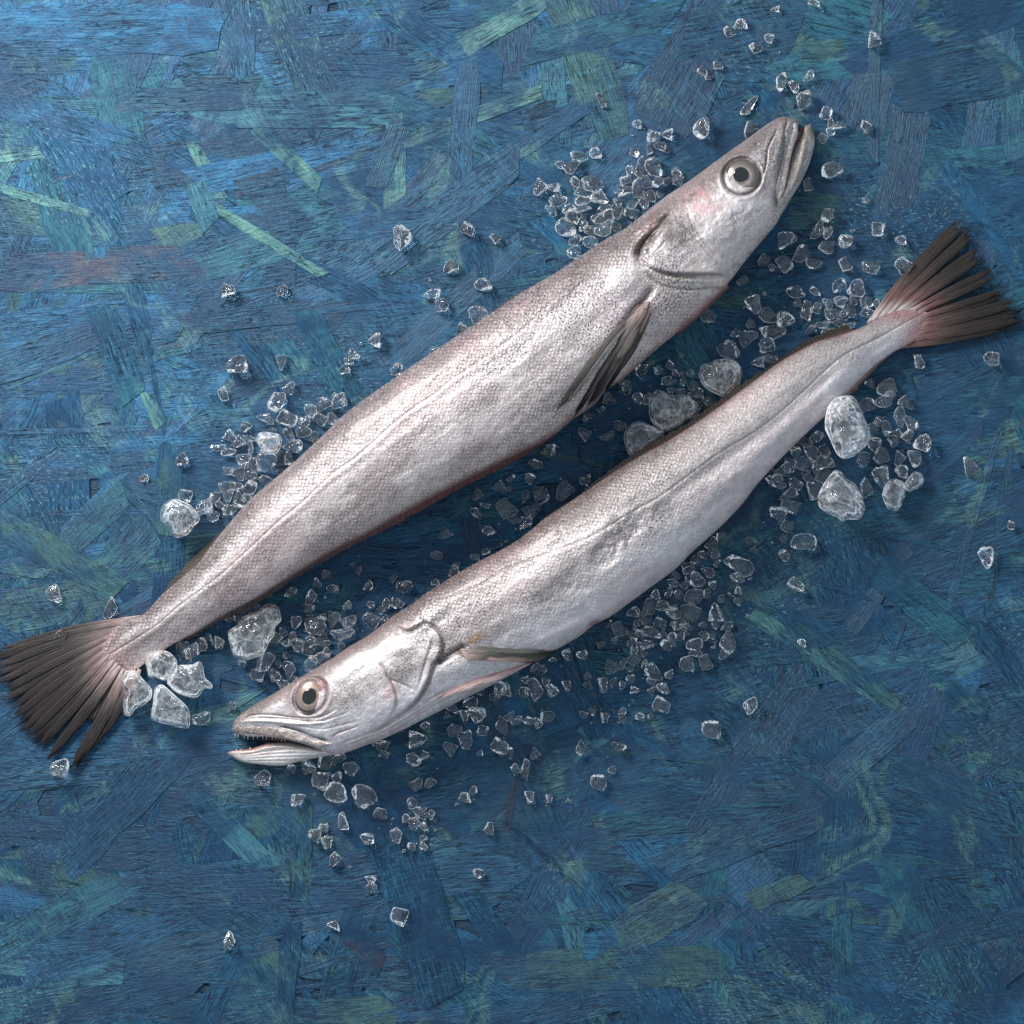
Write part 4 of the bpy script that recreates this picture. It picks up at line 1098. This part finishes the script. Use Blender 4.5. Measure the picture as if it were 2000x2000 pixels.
def conv(ox, oy, s, L):
    out = []
    for q in L:
        out.append((ox + q[0] / s, oy + q[1] / s, q[2] / s, q[3] / s) + tuple(q[4:]))
    return out
s6 = 6.0375; s5 = 5.682; s3 = 3.22
G = {}
G['heap behind the neck of the upper fish'] = conv(1040, 220, s6, [
 (95,870,170,200),(250,880,150,110),(320,620,100,90),(450,640,200,180),(550,520,200,130),(745,475,150,130),(500,820,120,130),(710,835,260,190),(600,930,210,130),(590,1040,180,110),(790,1000,220,150),(300,1035,210,150),(215,1165,130,130),(430,1130,160,120),(600,1120,180,100),(480,1230,180,160),(860,1120,160,80),(1000,1070,110,90),(995,1180,150,150),(820,1230,260,170),(390,1350,240,210),(600,1230,70,90),(600,1340,120,120),(500,1500,150,130),(490,1660,160,170),(830,1360,200,180),(680,1400,150,130),(680,1530,180,130),(990,1350,120,100),(1180,1080,130,110),(1170,1190,180,140),(1310,1080,120,130),(1380,980,150,130),(1250,880,150,230),(1090,920,170,140),(1100,800,140,110),(1140,690,90,130),(1260,690,110,170),(1320,560,150,110),(1430,640,210,200),(1380,430,80,130),(1425,280,150,140),(1590,260,120,140),(1500,400,140,100),(1590,430,90,90),(1205,470,110,110),(1230,140,110,110),(1700,690,120,90),(1710,800,120,120),(1370,810,110,150),(1480,820,130,130),(1590,810,110,100),(1500,970,90,80)])
G['heap against the back of the upper fish'] = conv(380, 740, s6, [
 (1110,110,150,150),(975,275,210,230),(830,475,190,120),(600,560,140,130),(410,670,160,150),(270,810,180,80),(400,860,170,90),(530,740,150,140),(650,700,150,70),(660,810,70,170),(920,600,90,70),(1090,460,240,190),(1290,500,140,120),(1370,380,150,160),(1525,300,210,160),(1710,260,190,200),(1490,480,180,150),(1650,470,170,150),(1110,650,130,150),(1280,620,190,150),(1390,690,130,140),(1160,790,230,150),(1110,930,100,170),(580,950,180,120),(700,1010,170,160),(860,980,230,220),(1010,930,130,180),(400,1090,130,90),(510,1130,180,150),(670,1150,130,110),(840,1200,180,120),(650,1280,180,160),(490,1260,160,100),(370,1330,190,230),(530,1420,130,200),(430,1540,180,130),(240,1400,120,130),(300,1490,110,110),(125,1510,200,200),(220,1620,140,130),(630,1410,110,90),(1020,1090,120,80),(560,1010,100,90)])
G['scatter on the open board left of the upper fish'] = conv(650, 150, s3, [
 (845,955,85,90),(1025,1018,70,65),(745,1190,90,90),(945,1305,110,75),(620,1365,110,60),(685,1435,90,90),(820,1600,90,110),(645,1725,70,60),(262,1660,75,95),(135,1740,70,70),(100,1785,60,50),(75,1840,70,60),(400,1838,80,75)]) + \
 conv(250, 650, s3, [(957,185,65,95),(597,382,70,90),(340,795,80,75),(103,912,55,50),(360,1025,85,80)]) + conv(0, 0, 2.76, [(1520,1565,60,60)])
G['scatter above the snout of the upper fish'] = conv(1150, 0, s3, [
 (885,200,80,65),(955,150,80,60),(1170,60,50,40),(1415,15,70,55),(1055,300,95,60),(1135,245,60,60),(812,412,65,50),(715,445,65,60),(755,485,50,30),(1385,470,60,75),(1210,515,75,110,-35),(1290,550,65,80),(1350,630,90,115),(1490,710,80,80),(1520,760,35,90),(1575,790,80,50),(1522,828,60,45),(1475,870,60,65),(1745,798,65,80),(1382,1160,70,85),(1740,1262,50,40)])
G['ice between the upper head and the lower tail'] = conv(1400, 400, s6, [
 (1310,125,160,170),(1190,285,160,210),(1305,330,120,150),(830,415,210,200),(1005,570,200,200),(565,645,140,145),(800,705,190,200),(660,745,100,90),(1145,700,190,110),(1290,495,170,150),(1520,430,170,160),(1520,700,160,165),(1830,740,200,150),(300,890,150,110),(930,1025,200,140),(1155,1020,110,120),(955,1160,95,110),(1445,950,150,160),(1645,975,200,200),(1460,1150,160,140),(1620,1130,120,130),(1770,1150,170,130),(1300,1180,130,140),(1175,1220,130,130),(1055,1250,150,240),(1350,1290,160,140),(1480,1280,120,120),(1590,1250,110,160),(1780,1270,150,130),(1250,1420,180,90),(1420,1390,140,90),(1115,1470,130,110),(1310,1510,150,110),(1560,1420,140,70),(1890,1180,80,140),(430,1170,200,220),(610,1300,210,190),(810,1360,210,190),(395,1400,110,110),(650,1500,310,180),(380,1575,220,200),(215,1510,100,90),(595,1650,180,190),(130,1710,240,220),(485,1860,140,130),(640,1840,150,130)]) + \
 conv(1400, 400, s3, [(1155,225,70,60)]) + [(1383, 617, 28, 28)]
G['heap beside the tail of the lower fish'] = conv(1480, 740, s5, [
 (1250,50,130,110),(1440,110,230,220),(1400,220,180,190),(1220,295,170,165),(1640,260,180,150),(1565,420,115,230),(1345,470,100,105),(1280,550,110,150),(1700,500,150,180),(1430,550,110,170),(1550,600,110,90),(1660,640,150,150),(1510,690,130,130),(1815,715,190,190),(1290,740,150,190),(1370,850,180,180),(1180,895,140,170),(1580,880,130,170),(1735,890,150,180),(1370,1080,200,240),(1590,1030,150,150),(1210,1210,150,230),(650,640,150,120),(530,710,150,120),(735,800,140,160),(590,840,150,180),(420,820,120,130),(510,950,180,180),(360,960,150,160),(270,1010,170,160),(750,940,190,170),(640,990,80,150),(720,1090,160,150),(570,1095,130,110),(200,1135,220,160),(425,1165,140,150),(345,1270,200,130),(610,1250,160,190),(370,1420,230,170),(230,1500,190,170),(325,1640,140,130),(290,1770,100,90)])
G['heap along the belly of the lower fish'] = conv(1140, 1040, s6, [
 (1610,40,90,80),(1540,90,100,90),(1480,150,110,80),(1530,250,150,130),(1400,270,110,110),(1320,310,110,90),(1345,365,70,60),(1570,365,80,90),(1235,425,150,160),(1475,460,160,110,-40),(1080,510,110,100),(1350,550,180,190),(1230,540,70,70),(1060,605,150,100),(1520,620,100,100),(1125,730,125,120),(1000,710,90,120),(1305,760,230,180),(1455,720,90,110),(1200,620,120,100),(850,720,120,110),(790,870,170,200),(930,860,160,120),(1050,940,170,170),(580,940,150,130),(700,970,110,110),(1265,950,240,210),(1550,940,180,210),(1625,785,80,90),(1820,675,90,100),(1820,815,90,110),(1410,1090,110,70),(1555,1095,90,90),(1690,1110,160,110),(1110,1090,180,130),(1210,1110,140,80),(900,1060,150,140),(790,1175,220,160),(740,1060,120,90),(640,1090,110,120),(310,1080,90,90),(425,1140,195,185),(570,1200,130,100),(660,1200,110,110),(950,1190,80,120),(1035,1255,110,160),(1145,1225,95,110),(1225,1190,70,70),(970,1330,140,130),(370,1275,75,90),(208,1325,95,95),(565,1300,120,120),(755,1320,140,110),(650,1330,70,80),(600,1400,100,90),(595,1490,160,130),(710,1430,90,90),(720,1545,80,100),(1305,1320,190,150),(1320,1420,150,90),(1215,1545,170,180),(1445,1530,180,190),(1425,1220,110,110),(1520,1220,90,80),(1535,1290,80,60),(1695,1300,190,250,20),(1655,1440,130,110),(370,1600,220,160),(480,1530,110,80),(550,1600,110,90),(840,1650,230,160,-40),(1000,1670,100,110),(930,1830,150,140),(800,1760,110,100),(800,1870,100,110),(230,1800,115,180),(348,1770,80,120),(457,1800,80,110),(550,1730,110,110),(605,1855,110,90),(50,1700,95,100),(50,1805,100,80),(1810,530,160,130)])
G['scatter below the lower fish'] = conv(900, 1250, s3, [
 (100,470,115,100),(25,485,60,90),(255,540,70,120),(305,480,70,70),(345,505,75,60),(430,505,70,50),(485,520,60,70),(545,480,90,65),(140,570,75,65),(245,665,110,100),(305,710,55,75),(470,715,65,75),(345,815,65,75),(405,815,60,135),(120,715,40,40),(30,630,80,120),(755,678,65,95),(430,990,60,75),(555,998,45,50),(675,1015,35,35),(80,945,45,50),(25,990,80,60),(775,470,60,50),(832,443,60,65),(905,490,55,65),(1015,445,50,45),(1015,490,45,70),(1125,480,55,45),(1195,480,40,30),(1260,405,110,110),(470,310,90,140),(400,250,45,50),(395,330,60,70),(575,315,80,80),(535,265,50,50),(665,290,55,65),(520,182,45,50),(480,180,80,70),(580,122,50,25),(668,90,65,80),(760,90,70,60),(215,360,70,50),(250,310,80,100),(285,310,70,80),(60,390,90,70),(120,330,50,40),(950,818,50,50)])
G['scatter below the lower fish head'] = conv(400, 1050, s3, [
 (1340,1265,110,110),(1385,1190,60,60),(1110,1310,110,70),(1135,1365,60,55),(1315,1395,95,80),(1385,1368,50,55),(1570,1210,95,80),(1545,1330,90,90),(1525,1120,45,40),(1555,1075,80,60),(835,1385,100,65),(920,1455,100,85),(760,1410,90,100),(650,1440,100,90),(545,1455,55,60),(725,1530,100,120),(830,1505,60,70),(825,1600,140,120),(1325,1555,80,85),(1420,1543,75,65),(1100,1735,85,70),(870,1780,65,110),(1305,1670,60,75),(1345,1735,75,90),(1265,1765,45,55),(1315,1800,75,80),(1375,1815,60,60),(1415,1745,65,60),(1205,1875,75,95),(745,1825,60,50),(1020,1895,85,70)]) + \
 conv(300, 1500, s3, [(1015,420,80,80),(1090,470,70,75),(1140,575,70,90),(1620,495,50,55),(1700,445,45,40),(1700,490,50,50)])
G['heap between the upper tail and the lower head'] = conv(420, 1120, s5, [
 (320,410,130,150),(430,370,130,120),(160,500,110,80),(255,500,90,70),(595,245,60,60),(845,205,130,110),(1135,100,100,110),(1305,175,140,100),(1700,130,105,110),(1070,270,110,180,-20),(1050,385,120,90),(905,545,110,140),(1110,580,230,200),(1050,460,70,60),(1200,490,90,90),(1325,510,130,180),(1480,540,170,150),(1415,670,260,140),(1470,355,100,105),(1740,530,190,200),(1875,510,100,110),(1725,350,90,80),(1840,410,110,90),(1900,350,90,150),(760,650,90,110),(680,720,150,120),(860,700,100,110),(790,770,100,90),(910,800,140,150),(1060,760,150,150),(1180,690,110,90),(1210,780,150,80),(1040,860,130,100),(1235,880,120,120),(1060,1000,150,180),(1180,960,190,170),(1400,800,80,100),(570,975,190,220),(790,910,75,75),(300,1005,90,85),(470,1130,150,150),(665,1130,130,140),(820,1065,140,180),(700,1000,90,80),(760,1230,140,130),(880,1180,100,80),(50,760,100,140)]) + \
 conv(400, 1050, s3, [(930,170,35,30),(965,205,45,55),(760,235,60,60),(1455,110,75,60),(1565,205,70,80),(1180,260,50,50),(1255,310,105,75),(1450,280,60,40),(1215,410,80,70)]) + \
 conv(0, 1000, s3, [(1155,880,100,130),(1205,870,90,100),(1265,840,80,100),(1310,790,60,50)])
G['ice in the shade between the two fish bodies'] = conv(1130, 640, s6, [
 (855,410,90,70),(750,520,150,170),(945,500,110,110),(1080,440,100,120),(1210,340,60,90),(1150,530,90,80),(1035,620,120,120),(1120,645,80,60),(1245,555,80,80),(1320,540,80,90),(1240,640,90,100),(1350,680,130,120),(1390,780,160,140),(1210,750,110,70),(1090,740,90,60),(1550,850,170,150),(1300,800,90,70),(1410,910,130,100),(540,700,170,170),(365,830,160,130),(690,830,120,140),(800,855,90,110),(270,965,95,80),(115,1060,120,110),(490,1160,150,110),(335,1270,160,120),(75,1260,140,170),(80,1800,130,140)]) + \
 conv(880, 900, 6.9, [(1140,40,190,120),(810,240,110,110),(1065,245,130,150),(660,350,190,180),(800,385,110,90),(370,450,140,170),(340,710,140,170),(470,600,140,80),(760,640,280,270),(1010,480,110,150),(1210,470,230,240),(1090,670,240,230),(850,790,150,130),(1010,830,170,170),(1545,405,240,250),(510,940,170,120),(755,1085,50,60),(480,1230,110,90),(330,1300,130,90),(50,1440,90,100)]) + \
 [(871,1042,28,23),(1071,879,28,22)]

# pieces that can be told apart: x, y, w, h, angle, label
SINGLE = [
 (787,464,35,47,0,'tall clear ice crystal alone on the board above the upper fish back'),
 (446,486*1+81,26,27,0,'larger of two small ice crystals side by side, left of the upper fish'),
 (933,619,37,40,0,'clear ice lump touching the middle of the upper fish back'),
 (1175,195,16,30,10,'thin oval ice sliver alone above the ice heap at the neck'),
 (464,711,41,36,0,'frosty white ice lump alone above the left ice heap'),
 (1464,206,16,48,-28,'long slanting ice sliver just above the upper fish snout'),
 (1709,79,27,33,0,'small cloudy ice crystal on the vertical strand near the top right'),
 (1369,251,31,40,0,'rounded ice piece alone above the eye of the upper fish'),
 (1468,253,28,34,0,'clear ice piece tucked behind the snout of the upper fish'),
 (1625,332,40,31,0,'bright ice chunk right of the upper fish lower jaw'),
 (1715,447,27,28,0,'small square ice crystal between the upper head and lower tail fin'),
 (1766,520,33,33,0,'pointed ice chunk touching the upper edge of the right tail fin'),
 (1796,706,20,28,0,'small ice crystal just below the right tail fin'),
 (1937,701,29,28,0,'round ice crystal below the right tail fin near the right edge'),
 (1896,908,28,36,25,'ice chip alone at the right beside the ice heap'),
 (1975,1026,12,19,0,'tiny ice chip at the right edge'),
 (1926,1089,28,42,5,'upright oblong ice crystal near the right edge'),
 (1555,1140,33,23,-10,'flat ice chip below the belly at the right'),
 (1532,1085,20,23,0,'small ice crystal just above the flat ice chip at the right'),
 (1565,1256,17,16,0,'faint tiny ice bead melting on a green strand'),
 (1467,1056,19,16,0,'upper of two touching tiny ice beads right of the belly heap'),
 (1473,1073,16,16,0,'lower of two touching tiny ice beads right of the belly heap'),
 (1571,1059,46,36,-18,'blocky ice chip with bright left edge right of the belly'),
 (1445,1102,56,32,-35,'long double ice crystal lying slanted right of the belly heap'),
 (1465,1379,28,33,0,'round cloudy ice crystal on the lower right board'),
 (1390,1425,36,36,0,'faceted ice crystal alone below the belly heap'),
 (1209,1459,28,20,-5,'flat almond shaped ice chip below the lower fish'),
 (1169,1528,30,31,0,'ice crystal with a dark centre alone below the lower fish'),
 (955,1620,20,26,20,'small oval ice crystal beside the dark strand slit'),
 (936,1706,23,18,0,'small melting ice chip below the oval ice crystal'),
 (780,1790,33,36,0,'pointed ice crystal alone near the bottom centre'),
 (652,1806,29,13,-25,'curved thin ice sliver near the bottom'),
 (446,1837,27,34,15,'double ice crystal alone at the lower left'),
 (724,1717,22,15,0,'white upper cap of a small ice pair near the bottom'),
 (725,1733,21,19,0,'clear lower piece of a small ice pair near the bottom'),
 (583,1561,29,22,0,'ice ring shaped crystal below the lower jaw at the left'),
 (512,1520,31,29,0,'cloudy ice crystal below the tip of the lower jaw'),
 (453,1378,15,17,0,'tiny sparkling ice chip above the open mouth'),
 (712,1555,46,45,0,'frosted pale ice disc below the lower fish head'),
 (393,1403,32,26,0,'small oval ice bead right of the big lumps at the left tail'),
 (118,1244,20,42,-42,'thin clear ice sliver lying on the left tail fin'),
 (104,1161,25,36,10,'upright ice crystal alone left of the left tail'),
 (215,1188,25,43,-5,'elongated clear ice bead above the left tail fin'),
 (116,1498,36,33,0,'ice crystal at the lowest tip of the left tail fin'),
 (425,1255,22,25,0,'small ice crystal left of the largest ice slab'),
]
BIG = [  # cx, cy, outline points in picture pixels relative to the crop, crop transform, height px, label
 ((250,650,s3), [(200,1150),(215,1090),(255,1055),(300,1045),(345,1060),(400,1090),(445,1150),(448,1185),(415,1215),(395,1245),(370,1270),(300,1290),(265,1255),(245,1215),(212,1185)], 62,
  'large frosty ice chunk with bright right edge, left of the upper fish'),
 ((1480,740,s5), [(745,560),(750,420),(790,290),(870,210),(1000,185),(1085,215),(1130,300),(1180,420),(1240,560),(1250,640),(1215,730),(1130,810),(1060,860),(960,885),(890,850),(850,780),(800,670)], 96,
  'largest ice slab leaning on the lower fish near its tail'),
 ((1480,740,s5), [(665,1360),(690,1240),(760,1120),(850,1020),(930,1035),(990,1110),(1080,1170),(1150,1280),(1190,1430),(1160,1530),(1100,1560),(1000,1560),(940,1580),(880,1540),(760,1480),(690,1430)], 76,
  'big rough white ice lump below the ice slab at the lower tail'),
 ((1480,740,s5), [(1380,1300),(1400,1210),(1450,1130),(1540,1110),(1640,1160),(1660,1220),(1620,1330),(1580,1430),(1520,1465),(1440,1430)], 44,
  'smooth rounded ice piece with a white crack, right of the white lump'),
 ((1480,740,s5), [(1640,1140),(1700,1060),(1760,1025),(1830,1060),(1850,1130),(1820,1190),(1740,1230),(1680,1260),(1650,1200)], 34,
  'oval ice piece touching the smooth piece at the far right heap'),
 ((420,1120,s5), [(145,720),(150,640),(230,580),(270,510),(380,450),(470,420),(540,360),(620,335),(700,380),(725,450),(730,530),(670,590),(660,680),(600,760),(560,850),(480,920),(360,960),(270,955),(200,900),(170,810)], 60,
  'large bluish ice slab in the shade between upper tail and lower head'),
 ((0,1000,s3), [(915,955),(935,900),(1000,872),(1060,880),(1110,930),(1105,985),(1060,1040),(1030,1062),(980,1045),(935,1035),(925,1000)], 48,
  'uppermost of four ice lumps beside the left tail fin'),
 ((0,1000,s3), [(1045,1075),(1080,990),(1110,965),(1200,960),(1250,940),(1275,965),(1290,1040),(1335,1085),(1325,1115),(1285,1110),(1240,1165),(1180,1165),(1100,1130)], 50,
  'rightmost of four ice lumps beside the left tail fin'),
 ((0,1000,s3), [(945,1280),(960,1200),(975,1110),(1015,1085),(1060,1115),(1120,1170),(1180,1230),(1195,1300),(1185,1355),(1150,1360),(1060,1340),(960,1310)], 54,
  'lowest of four ice lumps beside the left tail fin'),
 ((0,1000,s3), [(755,1060),(800,1000),(860,1000),(890,1040),(950,1110),(950,1170),(900,1215),(850,1240),(820,1280),(780,1275),(775,1200),(785,1130)], 50,
  'leftmost of four ice lumps overlapping the left tail fin'),
 ((1130,640,s6), [(1415,560),(1430,480),(1470,430),(1550,415),(1640,375),(1780,372),(1880,410),(1925,500),(1920,600),(1870,700),(1790,780),(1720,820),(1620,780),(1520,730),(1450,650)], 60,
  'uppermost of three bluish ice boulders behind the lower fish back'),
 ((1130,640,s6), [(830,900),(850,800),(920,740),(1000,750),(1090,790),(1260,790),(1360,850),(1420,920),(1400,1010),(1250,1110),(1150,1180),(1060,1220),(980,1200),(880,1130),(835,1030)], 66,
  'middle of three bluish ice boulders behind the lower fish back'),
 ((1130,640,s6), [(530,1300),(560,1200),(640,1130),(740,1105),(850,1150),(960,1200),(1010,1225),(980,1290),(860,1380),(700,1480),(610,1510),(560,1420)], 56,
  'lowest of three bluish ice boulders behind the lower fish back'),
 ((380,740,s6), [(725,700),(760,640),(830,625),(930,640),(1000,660),(1030,740),(1000,830),(960,880),(860,890),(780,880),(765,800),(735,760)], 44,
  'biggest frosted ice chunk on top of the left ice heap'),
]

def ice_big(i, tr, pts, hpx, label):
    ox, oy, s = tr; p = np.array([(ox + x / s, oy + y / s) for x, y in pts])
    c = (p.max(0) + p.min(0)) / 2
    p = smooth_line(np.vstack([p, p[:1]]), 8)[:-1]
    th = np.arctan2(p[:, 1] - c[1], p[:, 0] - c[0]); r = np.hypot(p[:, 0] - c[0], p[:, 1] - c[1])
    o_ = np.argsort(th); th = th[o_]; r = r[o_]
    nth, nph = 120, 44
    T = np.linspace(-np.pi, np.pi, nth, endpoint=False)
    R = np.interp(T, np.concatenate([th - 2 * np.pi, th, th + 2 * np.pi]), np.tile(r, 3))
    ph = np.linspace(-np.pi / 2, np.pi / 2, nph)
    cr = np.maximum(np.cos(ph), 1e-5) ** .85; sz = np.sign(np.sin(ph)) * np.abs(np.sin(ph)) ** .9
    X = c[0] + R[None, :] * cr[:, None] * np.cos(T)[None, :]; Y = c[1] + R[None, :] * cr[:, None] * np.sin(T)[None, :]
    tilt = (fbm(X / 60 + i * 7, Y / 60, 2) - .5) * .5
    Z = hpx / 2 * (1 + sz[:, None] * (1 + tilt * (sz[:, None] > 0)))
    nz = (fbm(X / 16 + i * 3, Y / 16 + sz[:, None] * 2, 4) - .5)
    Z = Z + nz * hpx * .26 * np.maximum(np.cos(ph), 0)[:, None] ** 0.5
    zb = 1.0
    if 'leaning' in label: zb = 34.0
    if 'on top' in label: zb = 16.0
    V = W(X, Y, (Z + zb) * K + ZB).reshape(-1, 3); ctr = W(c[0], c[1], 0); ctr[2] = ZB
    FQ = gridF(nph, nth, wrap=True)
    me = mesh_np('ice_lump', V - ctr, FQ, cols=rim_light_attr(V - ctr, FQ, True) * np.array([1, .0, 0]))
    o = link('ice_lump', me, MAT_ICE_BIG, None, tuple(ctr))
    tag(o, label, 'ice', 'large ice lumps around the fish')
    return c, r.mean(), hpx
placed = []
for i, (tr, pts, hpx, lab) in enumerate(BIG):
    c_, r_, h_ = ice_big(i, tr, pts, hpx, lab); placed.append((c_[0], c_[1], r_ * .9, h_ * .5))

allp = []
for lab, L in G.items():
    for q in L: allp.append((q[0], q[1], q[2], q[3], q[4] if len(q) > 4 else 0, lab, False))
for q in SINGLE: allp.append((*q[:5], q[5], True))
SHORT = {
 'heap behind the neck of the upper fish': 'heap behind upper fish neck',
 'heap against the back of the upper fish': 'heap against upper fish back',
 'scatter on the open board left of the upper fish': 'scatter above upper fish back',
 'scatter above the snout of the upper fish': 'scatter around upper fish snout',
 'ice between the upper head and the lower tail': 'scatter beside upper fish cheek',
 'heap beside the tail of the lower fish': 'heap beside lower fish tail',
 'heap along the belly of the lower fish': 'heap along lower fish belly',
 'scatter below the lower fish': 'scatter below lower belly fins',
 'scatter below the lower fish head': 'scatter below lower fish head',
 'heap between the upper tail and the lower head': 'heap above lower fish head',
 'ice in the shade between the two fish bodies': 'shaded gap between both fish'}
allp.sort(key=lambda q: -(q[2] * q[3]) - (1e6 if q[6] else 0))
rnd = random.Random(21)
keep = allp[:286]; rest = allp[286:]
def describe():
    """labels from each piece's own size, outline and place within its heap"""
    out = {}
    for g in SHORT:
        idx = [i for i, q in enumerate(keep) if q[5] == g and not q[6]]
        if not idx: continue
        xs = np.array([keep[i][0] for i in idx]); ys = np.array([keep[i][1] for i in idx])
        ar = np.array([keep[i][2] * keep[i][3] for i in idx]); lo, hi = np.quantile(ar, [.34, .72])
        x1, x2 = np.quantile(xs, [.33, .67]); y1, y2 = np.quantile(ys, [.33, .67]); d = {}
        for i in idx:
            q = keep[i]; A_ = q[2] * q[3]; asp = q[2] / q[3]
            sz = 'large' if A_ > hi else ('small' if A_ < lo else 'middling')
            shp = 'wide' if asp > 1.28 else ('tall' if asp < .8 else 'round')
            v = 'upper' if q[1] < y1 else ('lower' if q[1] > y2 else 'middle')
            h = 'left' if q[0] < x1 else ('right' if q[0] > x2 else 'centre')
            pl = 'in the middle of' if (v, h) == ('middle', 'centre') else 'at %s %s of' % (v, h)
            d.setdefault('%s %s ice crystal %s %s' % (sz, shp, pl, SHORT[g]), []).append(i)
        for lab, L in d.items():
            L = sorted(L, key=lambda i: keep[i][0])
            nm = {1: [''], 2: ['leftward ', 'rightward '], 3: ['leftmost ', 'midmost ', 'rightmost ']}.get(len(L))
            for k, i in enumerate(L): out[i] = (nm[k] if nm else '') + lab
    return out
DESC = describe()
VV, FF, CC = [], [], []; off = 0
def place(q, single_mesh, qi=0):
    global off
    x, y, w_, h_, a, lab, sing = q
    w_ *= 1.06; h_ *= 1.06
    dz = min(w_, h_) * rnd.uniform(.62, .95); r_ = (w_ + h_) / 4
    zb = 0.0
    for (X0, Y0, R0, Z0) in placed:
        dd = math.hypot(x - X0, y - Y0)
        if dd < (r_ + R0) * .72: zb = max(zb, Z0 * .75 * (1 - dd / ((r_ + R0) * .9)) + 1)
    zb = min(zb, 26)
    placed.append((x, y, r_, zb + dz))
    k = rnd.randrange(len(CR))
    turn = rnd.choice([0, 90, 180, 270]); ra = turn + rnd.uniform(-9, 9)
    sw, sh = (w_, h_) if turn in (0, 180) else (h_, w_)
    ra += a
    pos = W(x, y, (zb + dz / 2) * K + ZB)
    if single_mesh:
        o = bpy.data.objects.new('ice_crystal', CRM[k]); col.objects.link(o)
        if not CRM[k].materials: CRM[k].materials.append(MAT_ICE)
        o.location = tuple(pos); o.rotation_euler = (0, 0, math.radians(ra)); o.scale = (sw * K, sh * K, dz * K)
        if sing: tag(o, lab, 'ice', 'single ice crystals on the board')
        else: tag(o, DESC[qi], 'ice', lab)
    else:
        P, F = CR[k]; ra_ = math.radians(ra); c_, s_ = math.cos(ra_), math.sin(ra_)
        p = P * np.array([sw, sh, dz]) * K
        p = np.stack([p[:, 0] * c_ - p[:, 1] * s_, p[:, 0] * s_ + p[:, 1] * c_, p[:, 2]], -1) + pos
        VV.append(p); FF.append(F + off); CC.append(CR_RIM[k]); off += len(p)
for qi, q in enumerate(keep): place(q, True, qi)
for q in rest: place(q, False)
anchors = [q for q in allp if not q[6]]
for k in range(420):        # splinters and powder between the pieces
    q = rnd.choice(anchors); a = rnd.uniform(0, 6.28); r = rnd.uniform(8, 34)
    sz = rnd.choice([2.5, 3, 3.5, 4, 5, 6.5])
    place((q[0] + r * math.cos(a), q[1] + r * math.sin(a), sz * rnd.uniform(.8, 1.5), sz, rnd.uniform(-40, 40), '', False), False)
if VV:
    ctr = np.array([0, 0, 0.0])
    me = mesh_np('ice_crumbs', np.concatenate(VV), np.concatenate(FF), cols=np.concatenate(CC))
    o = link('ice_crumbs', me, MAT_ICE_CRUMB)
    tag(o, 'smallest crumbs of crushed ice strewn around both fish', 'ice crumbs', None, 'stuff')
print('ICE', len(allp), 'individual', len(keep))
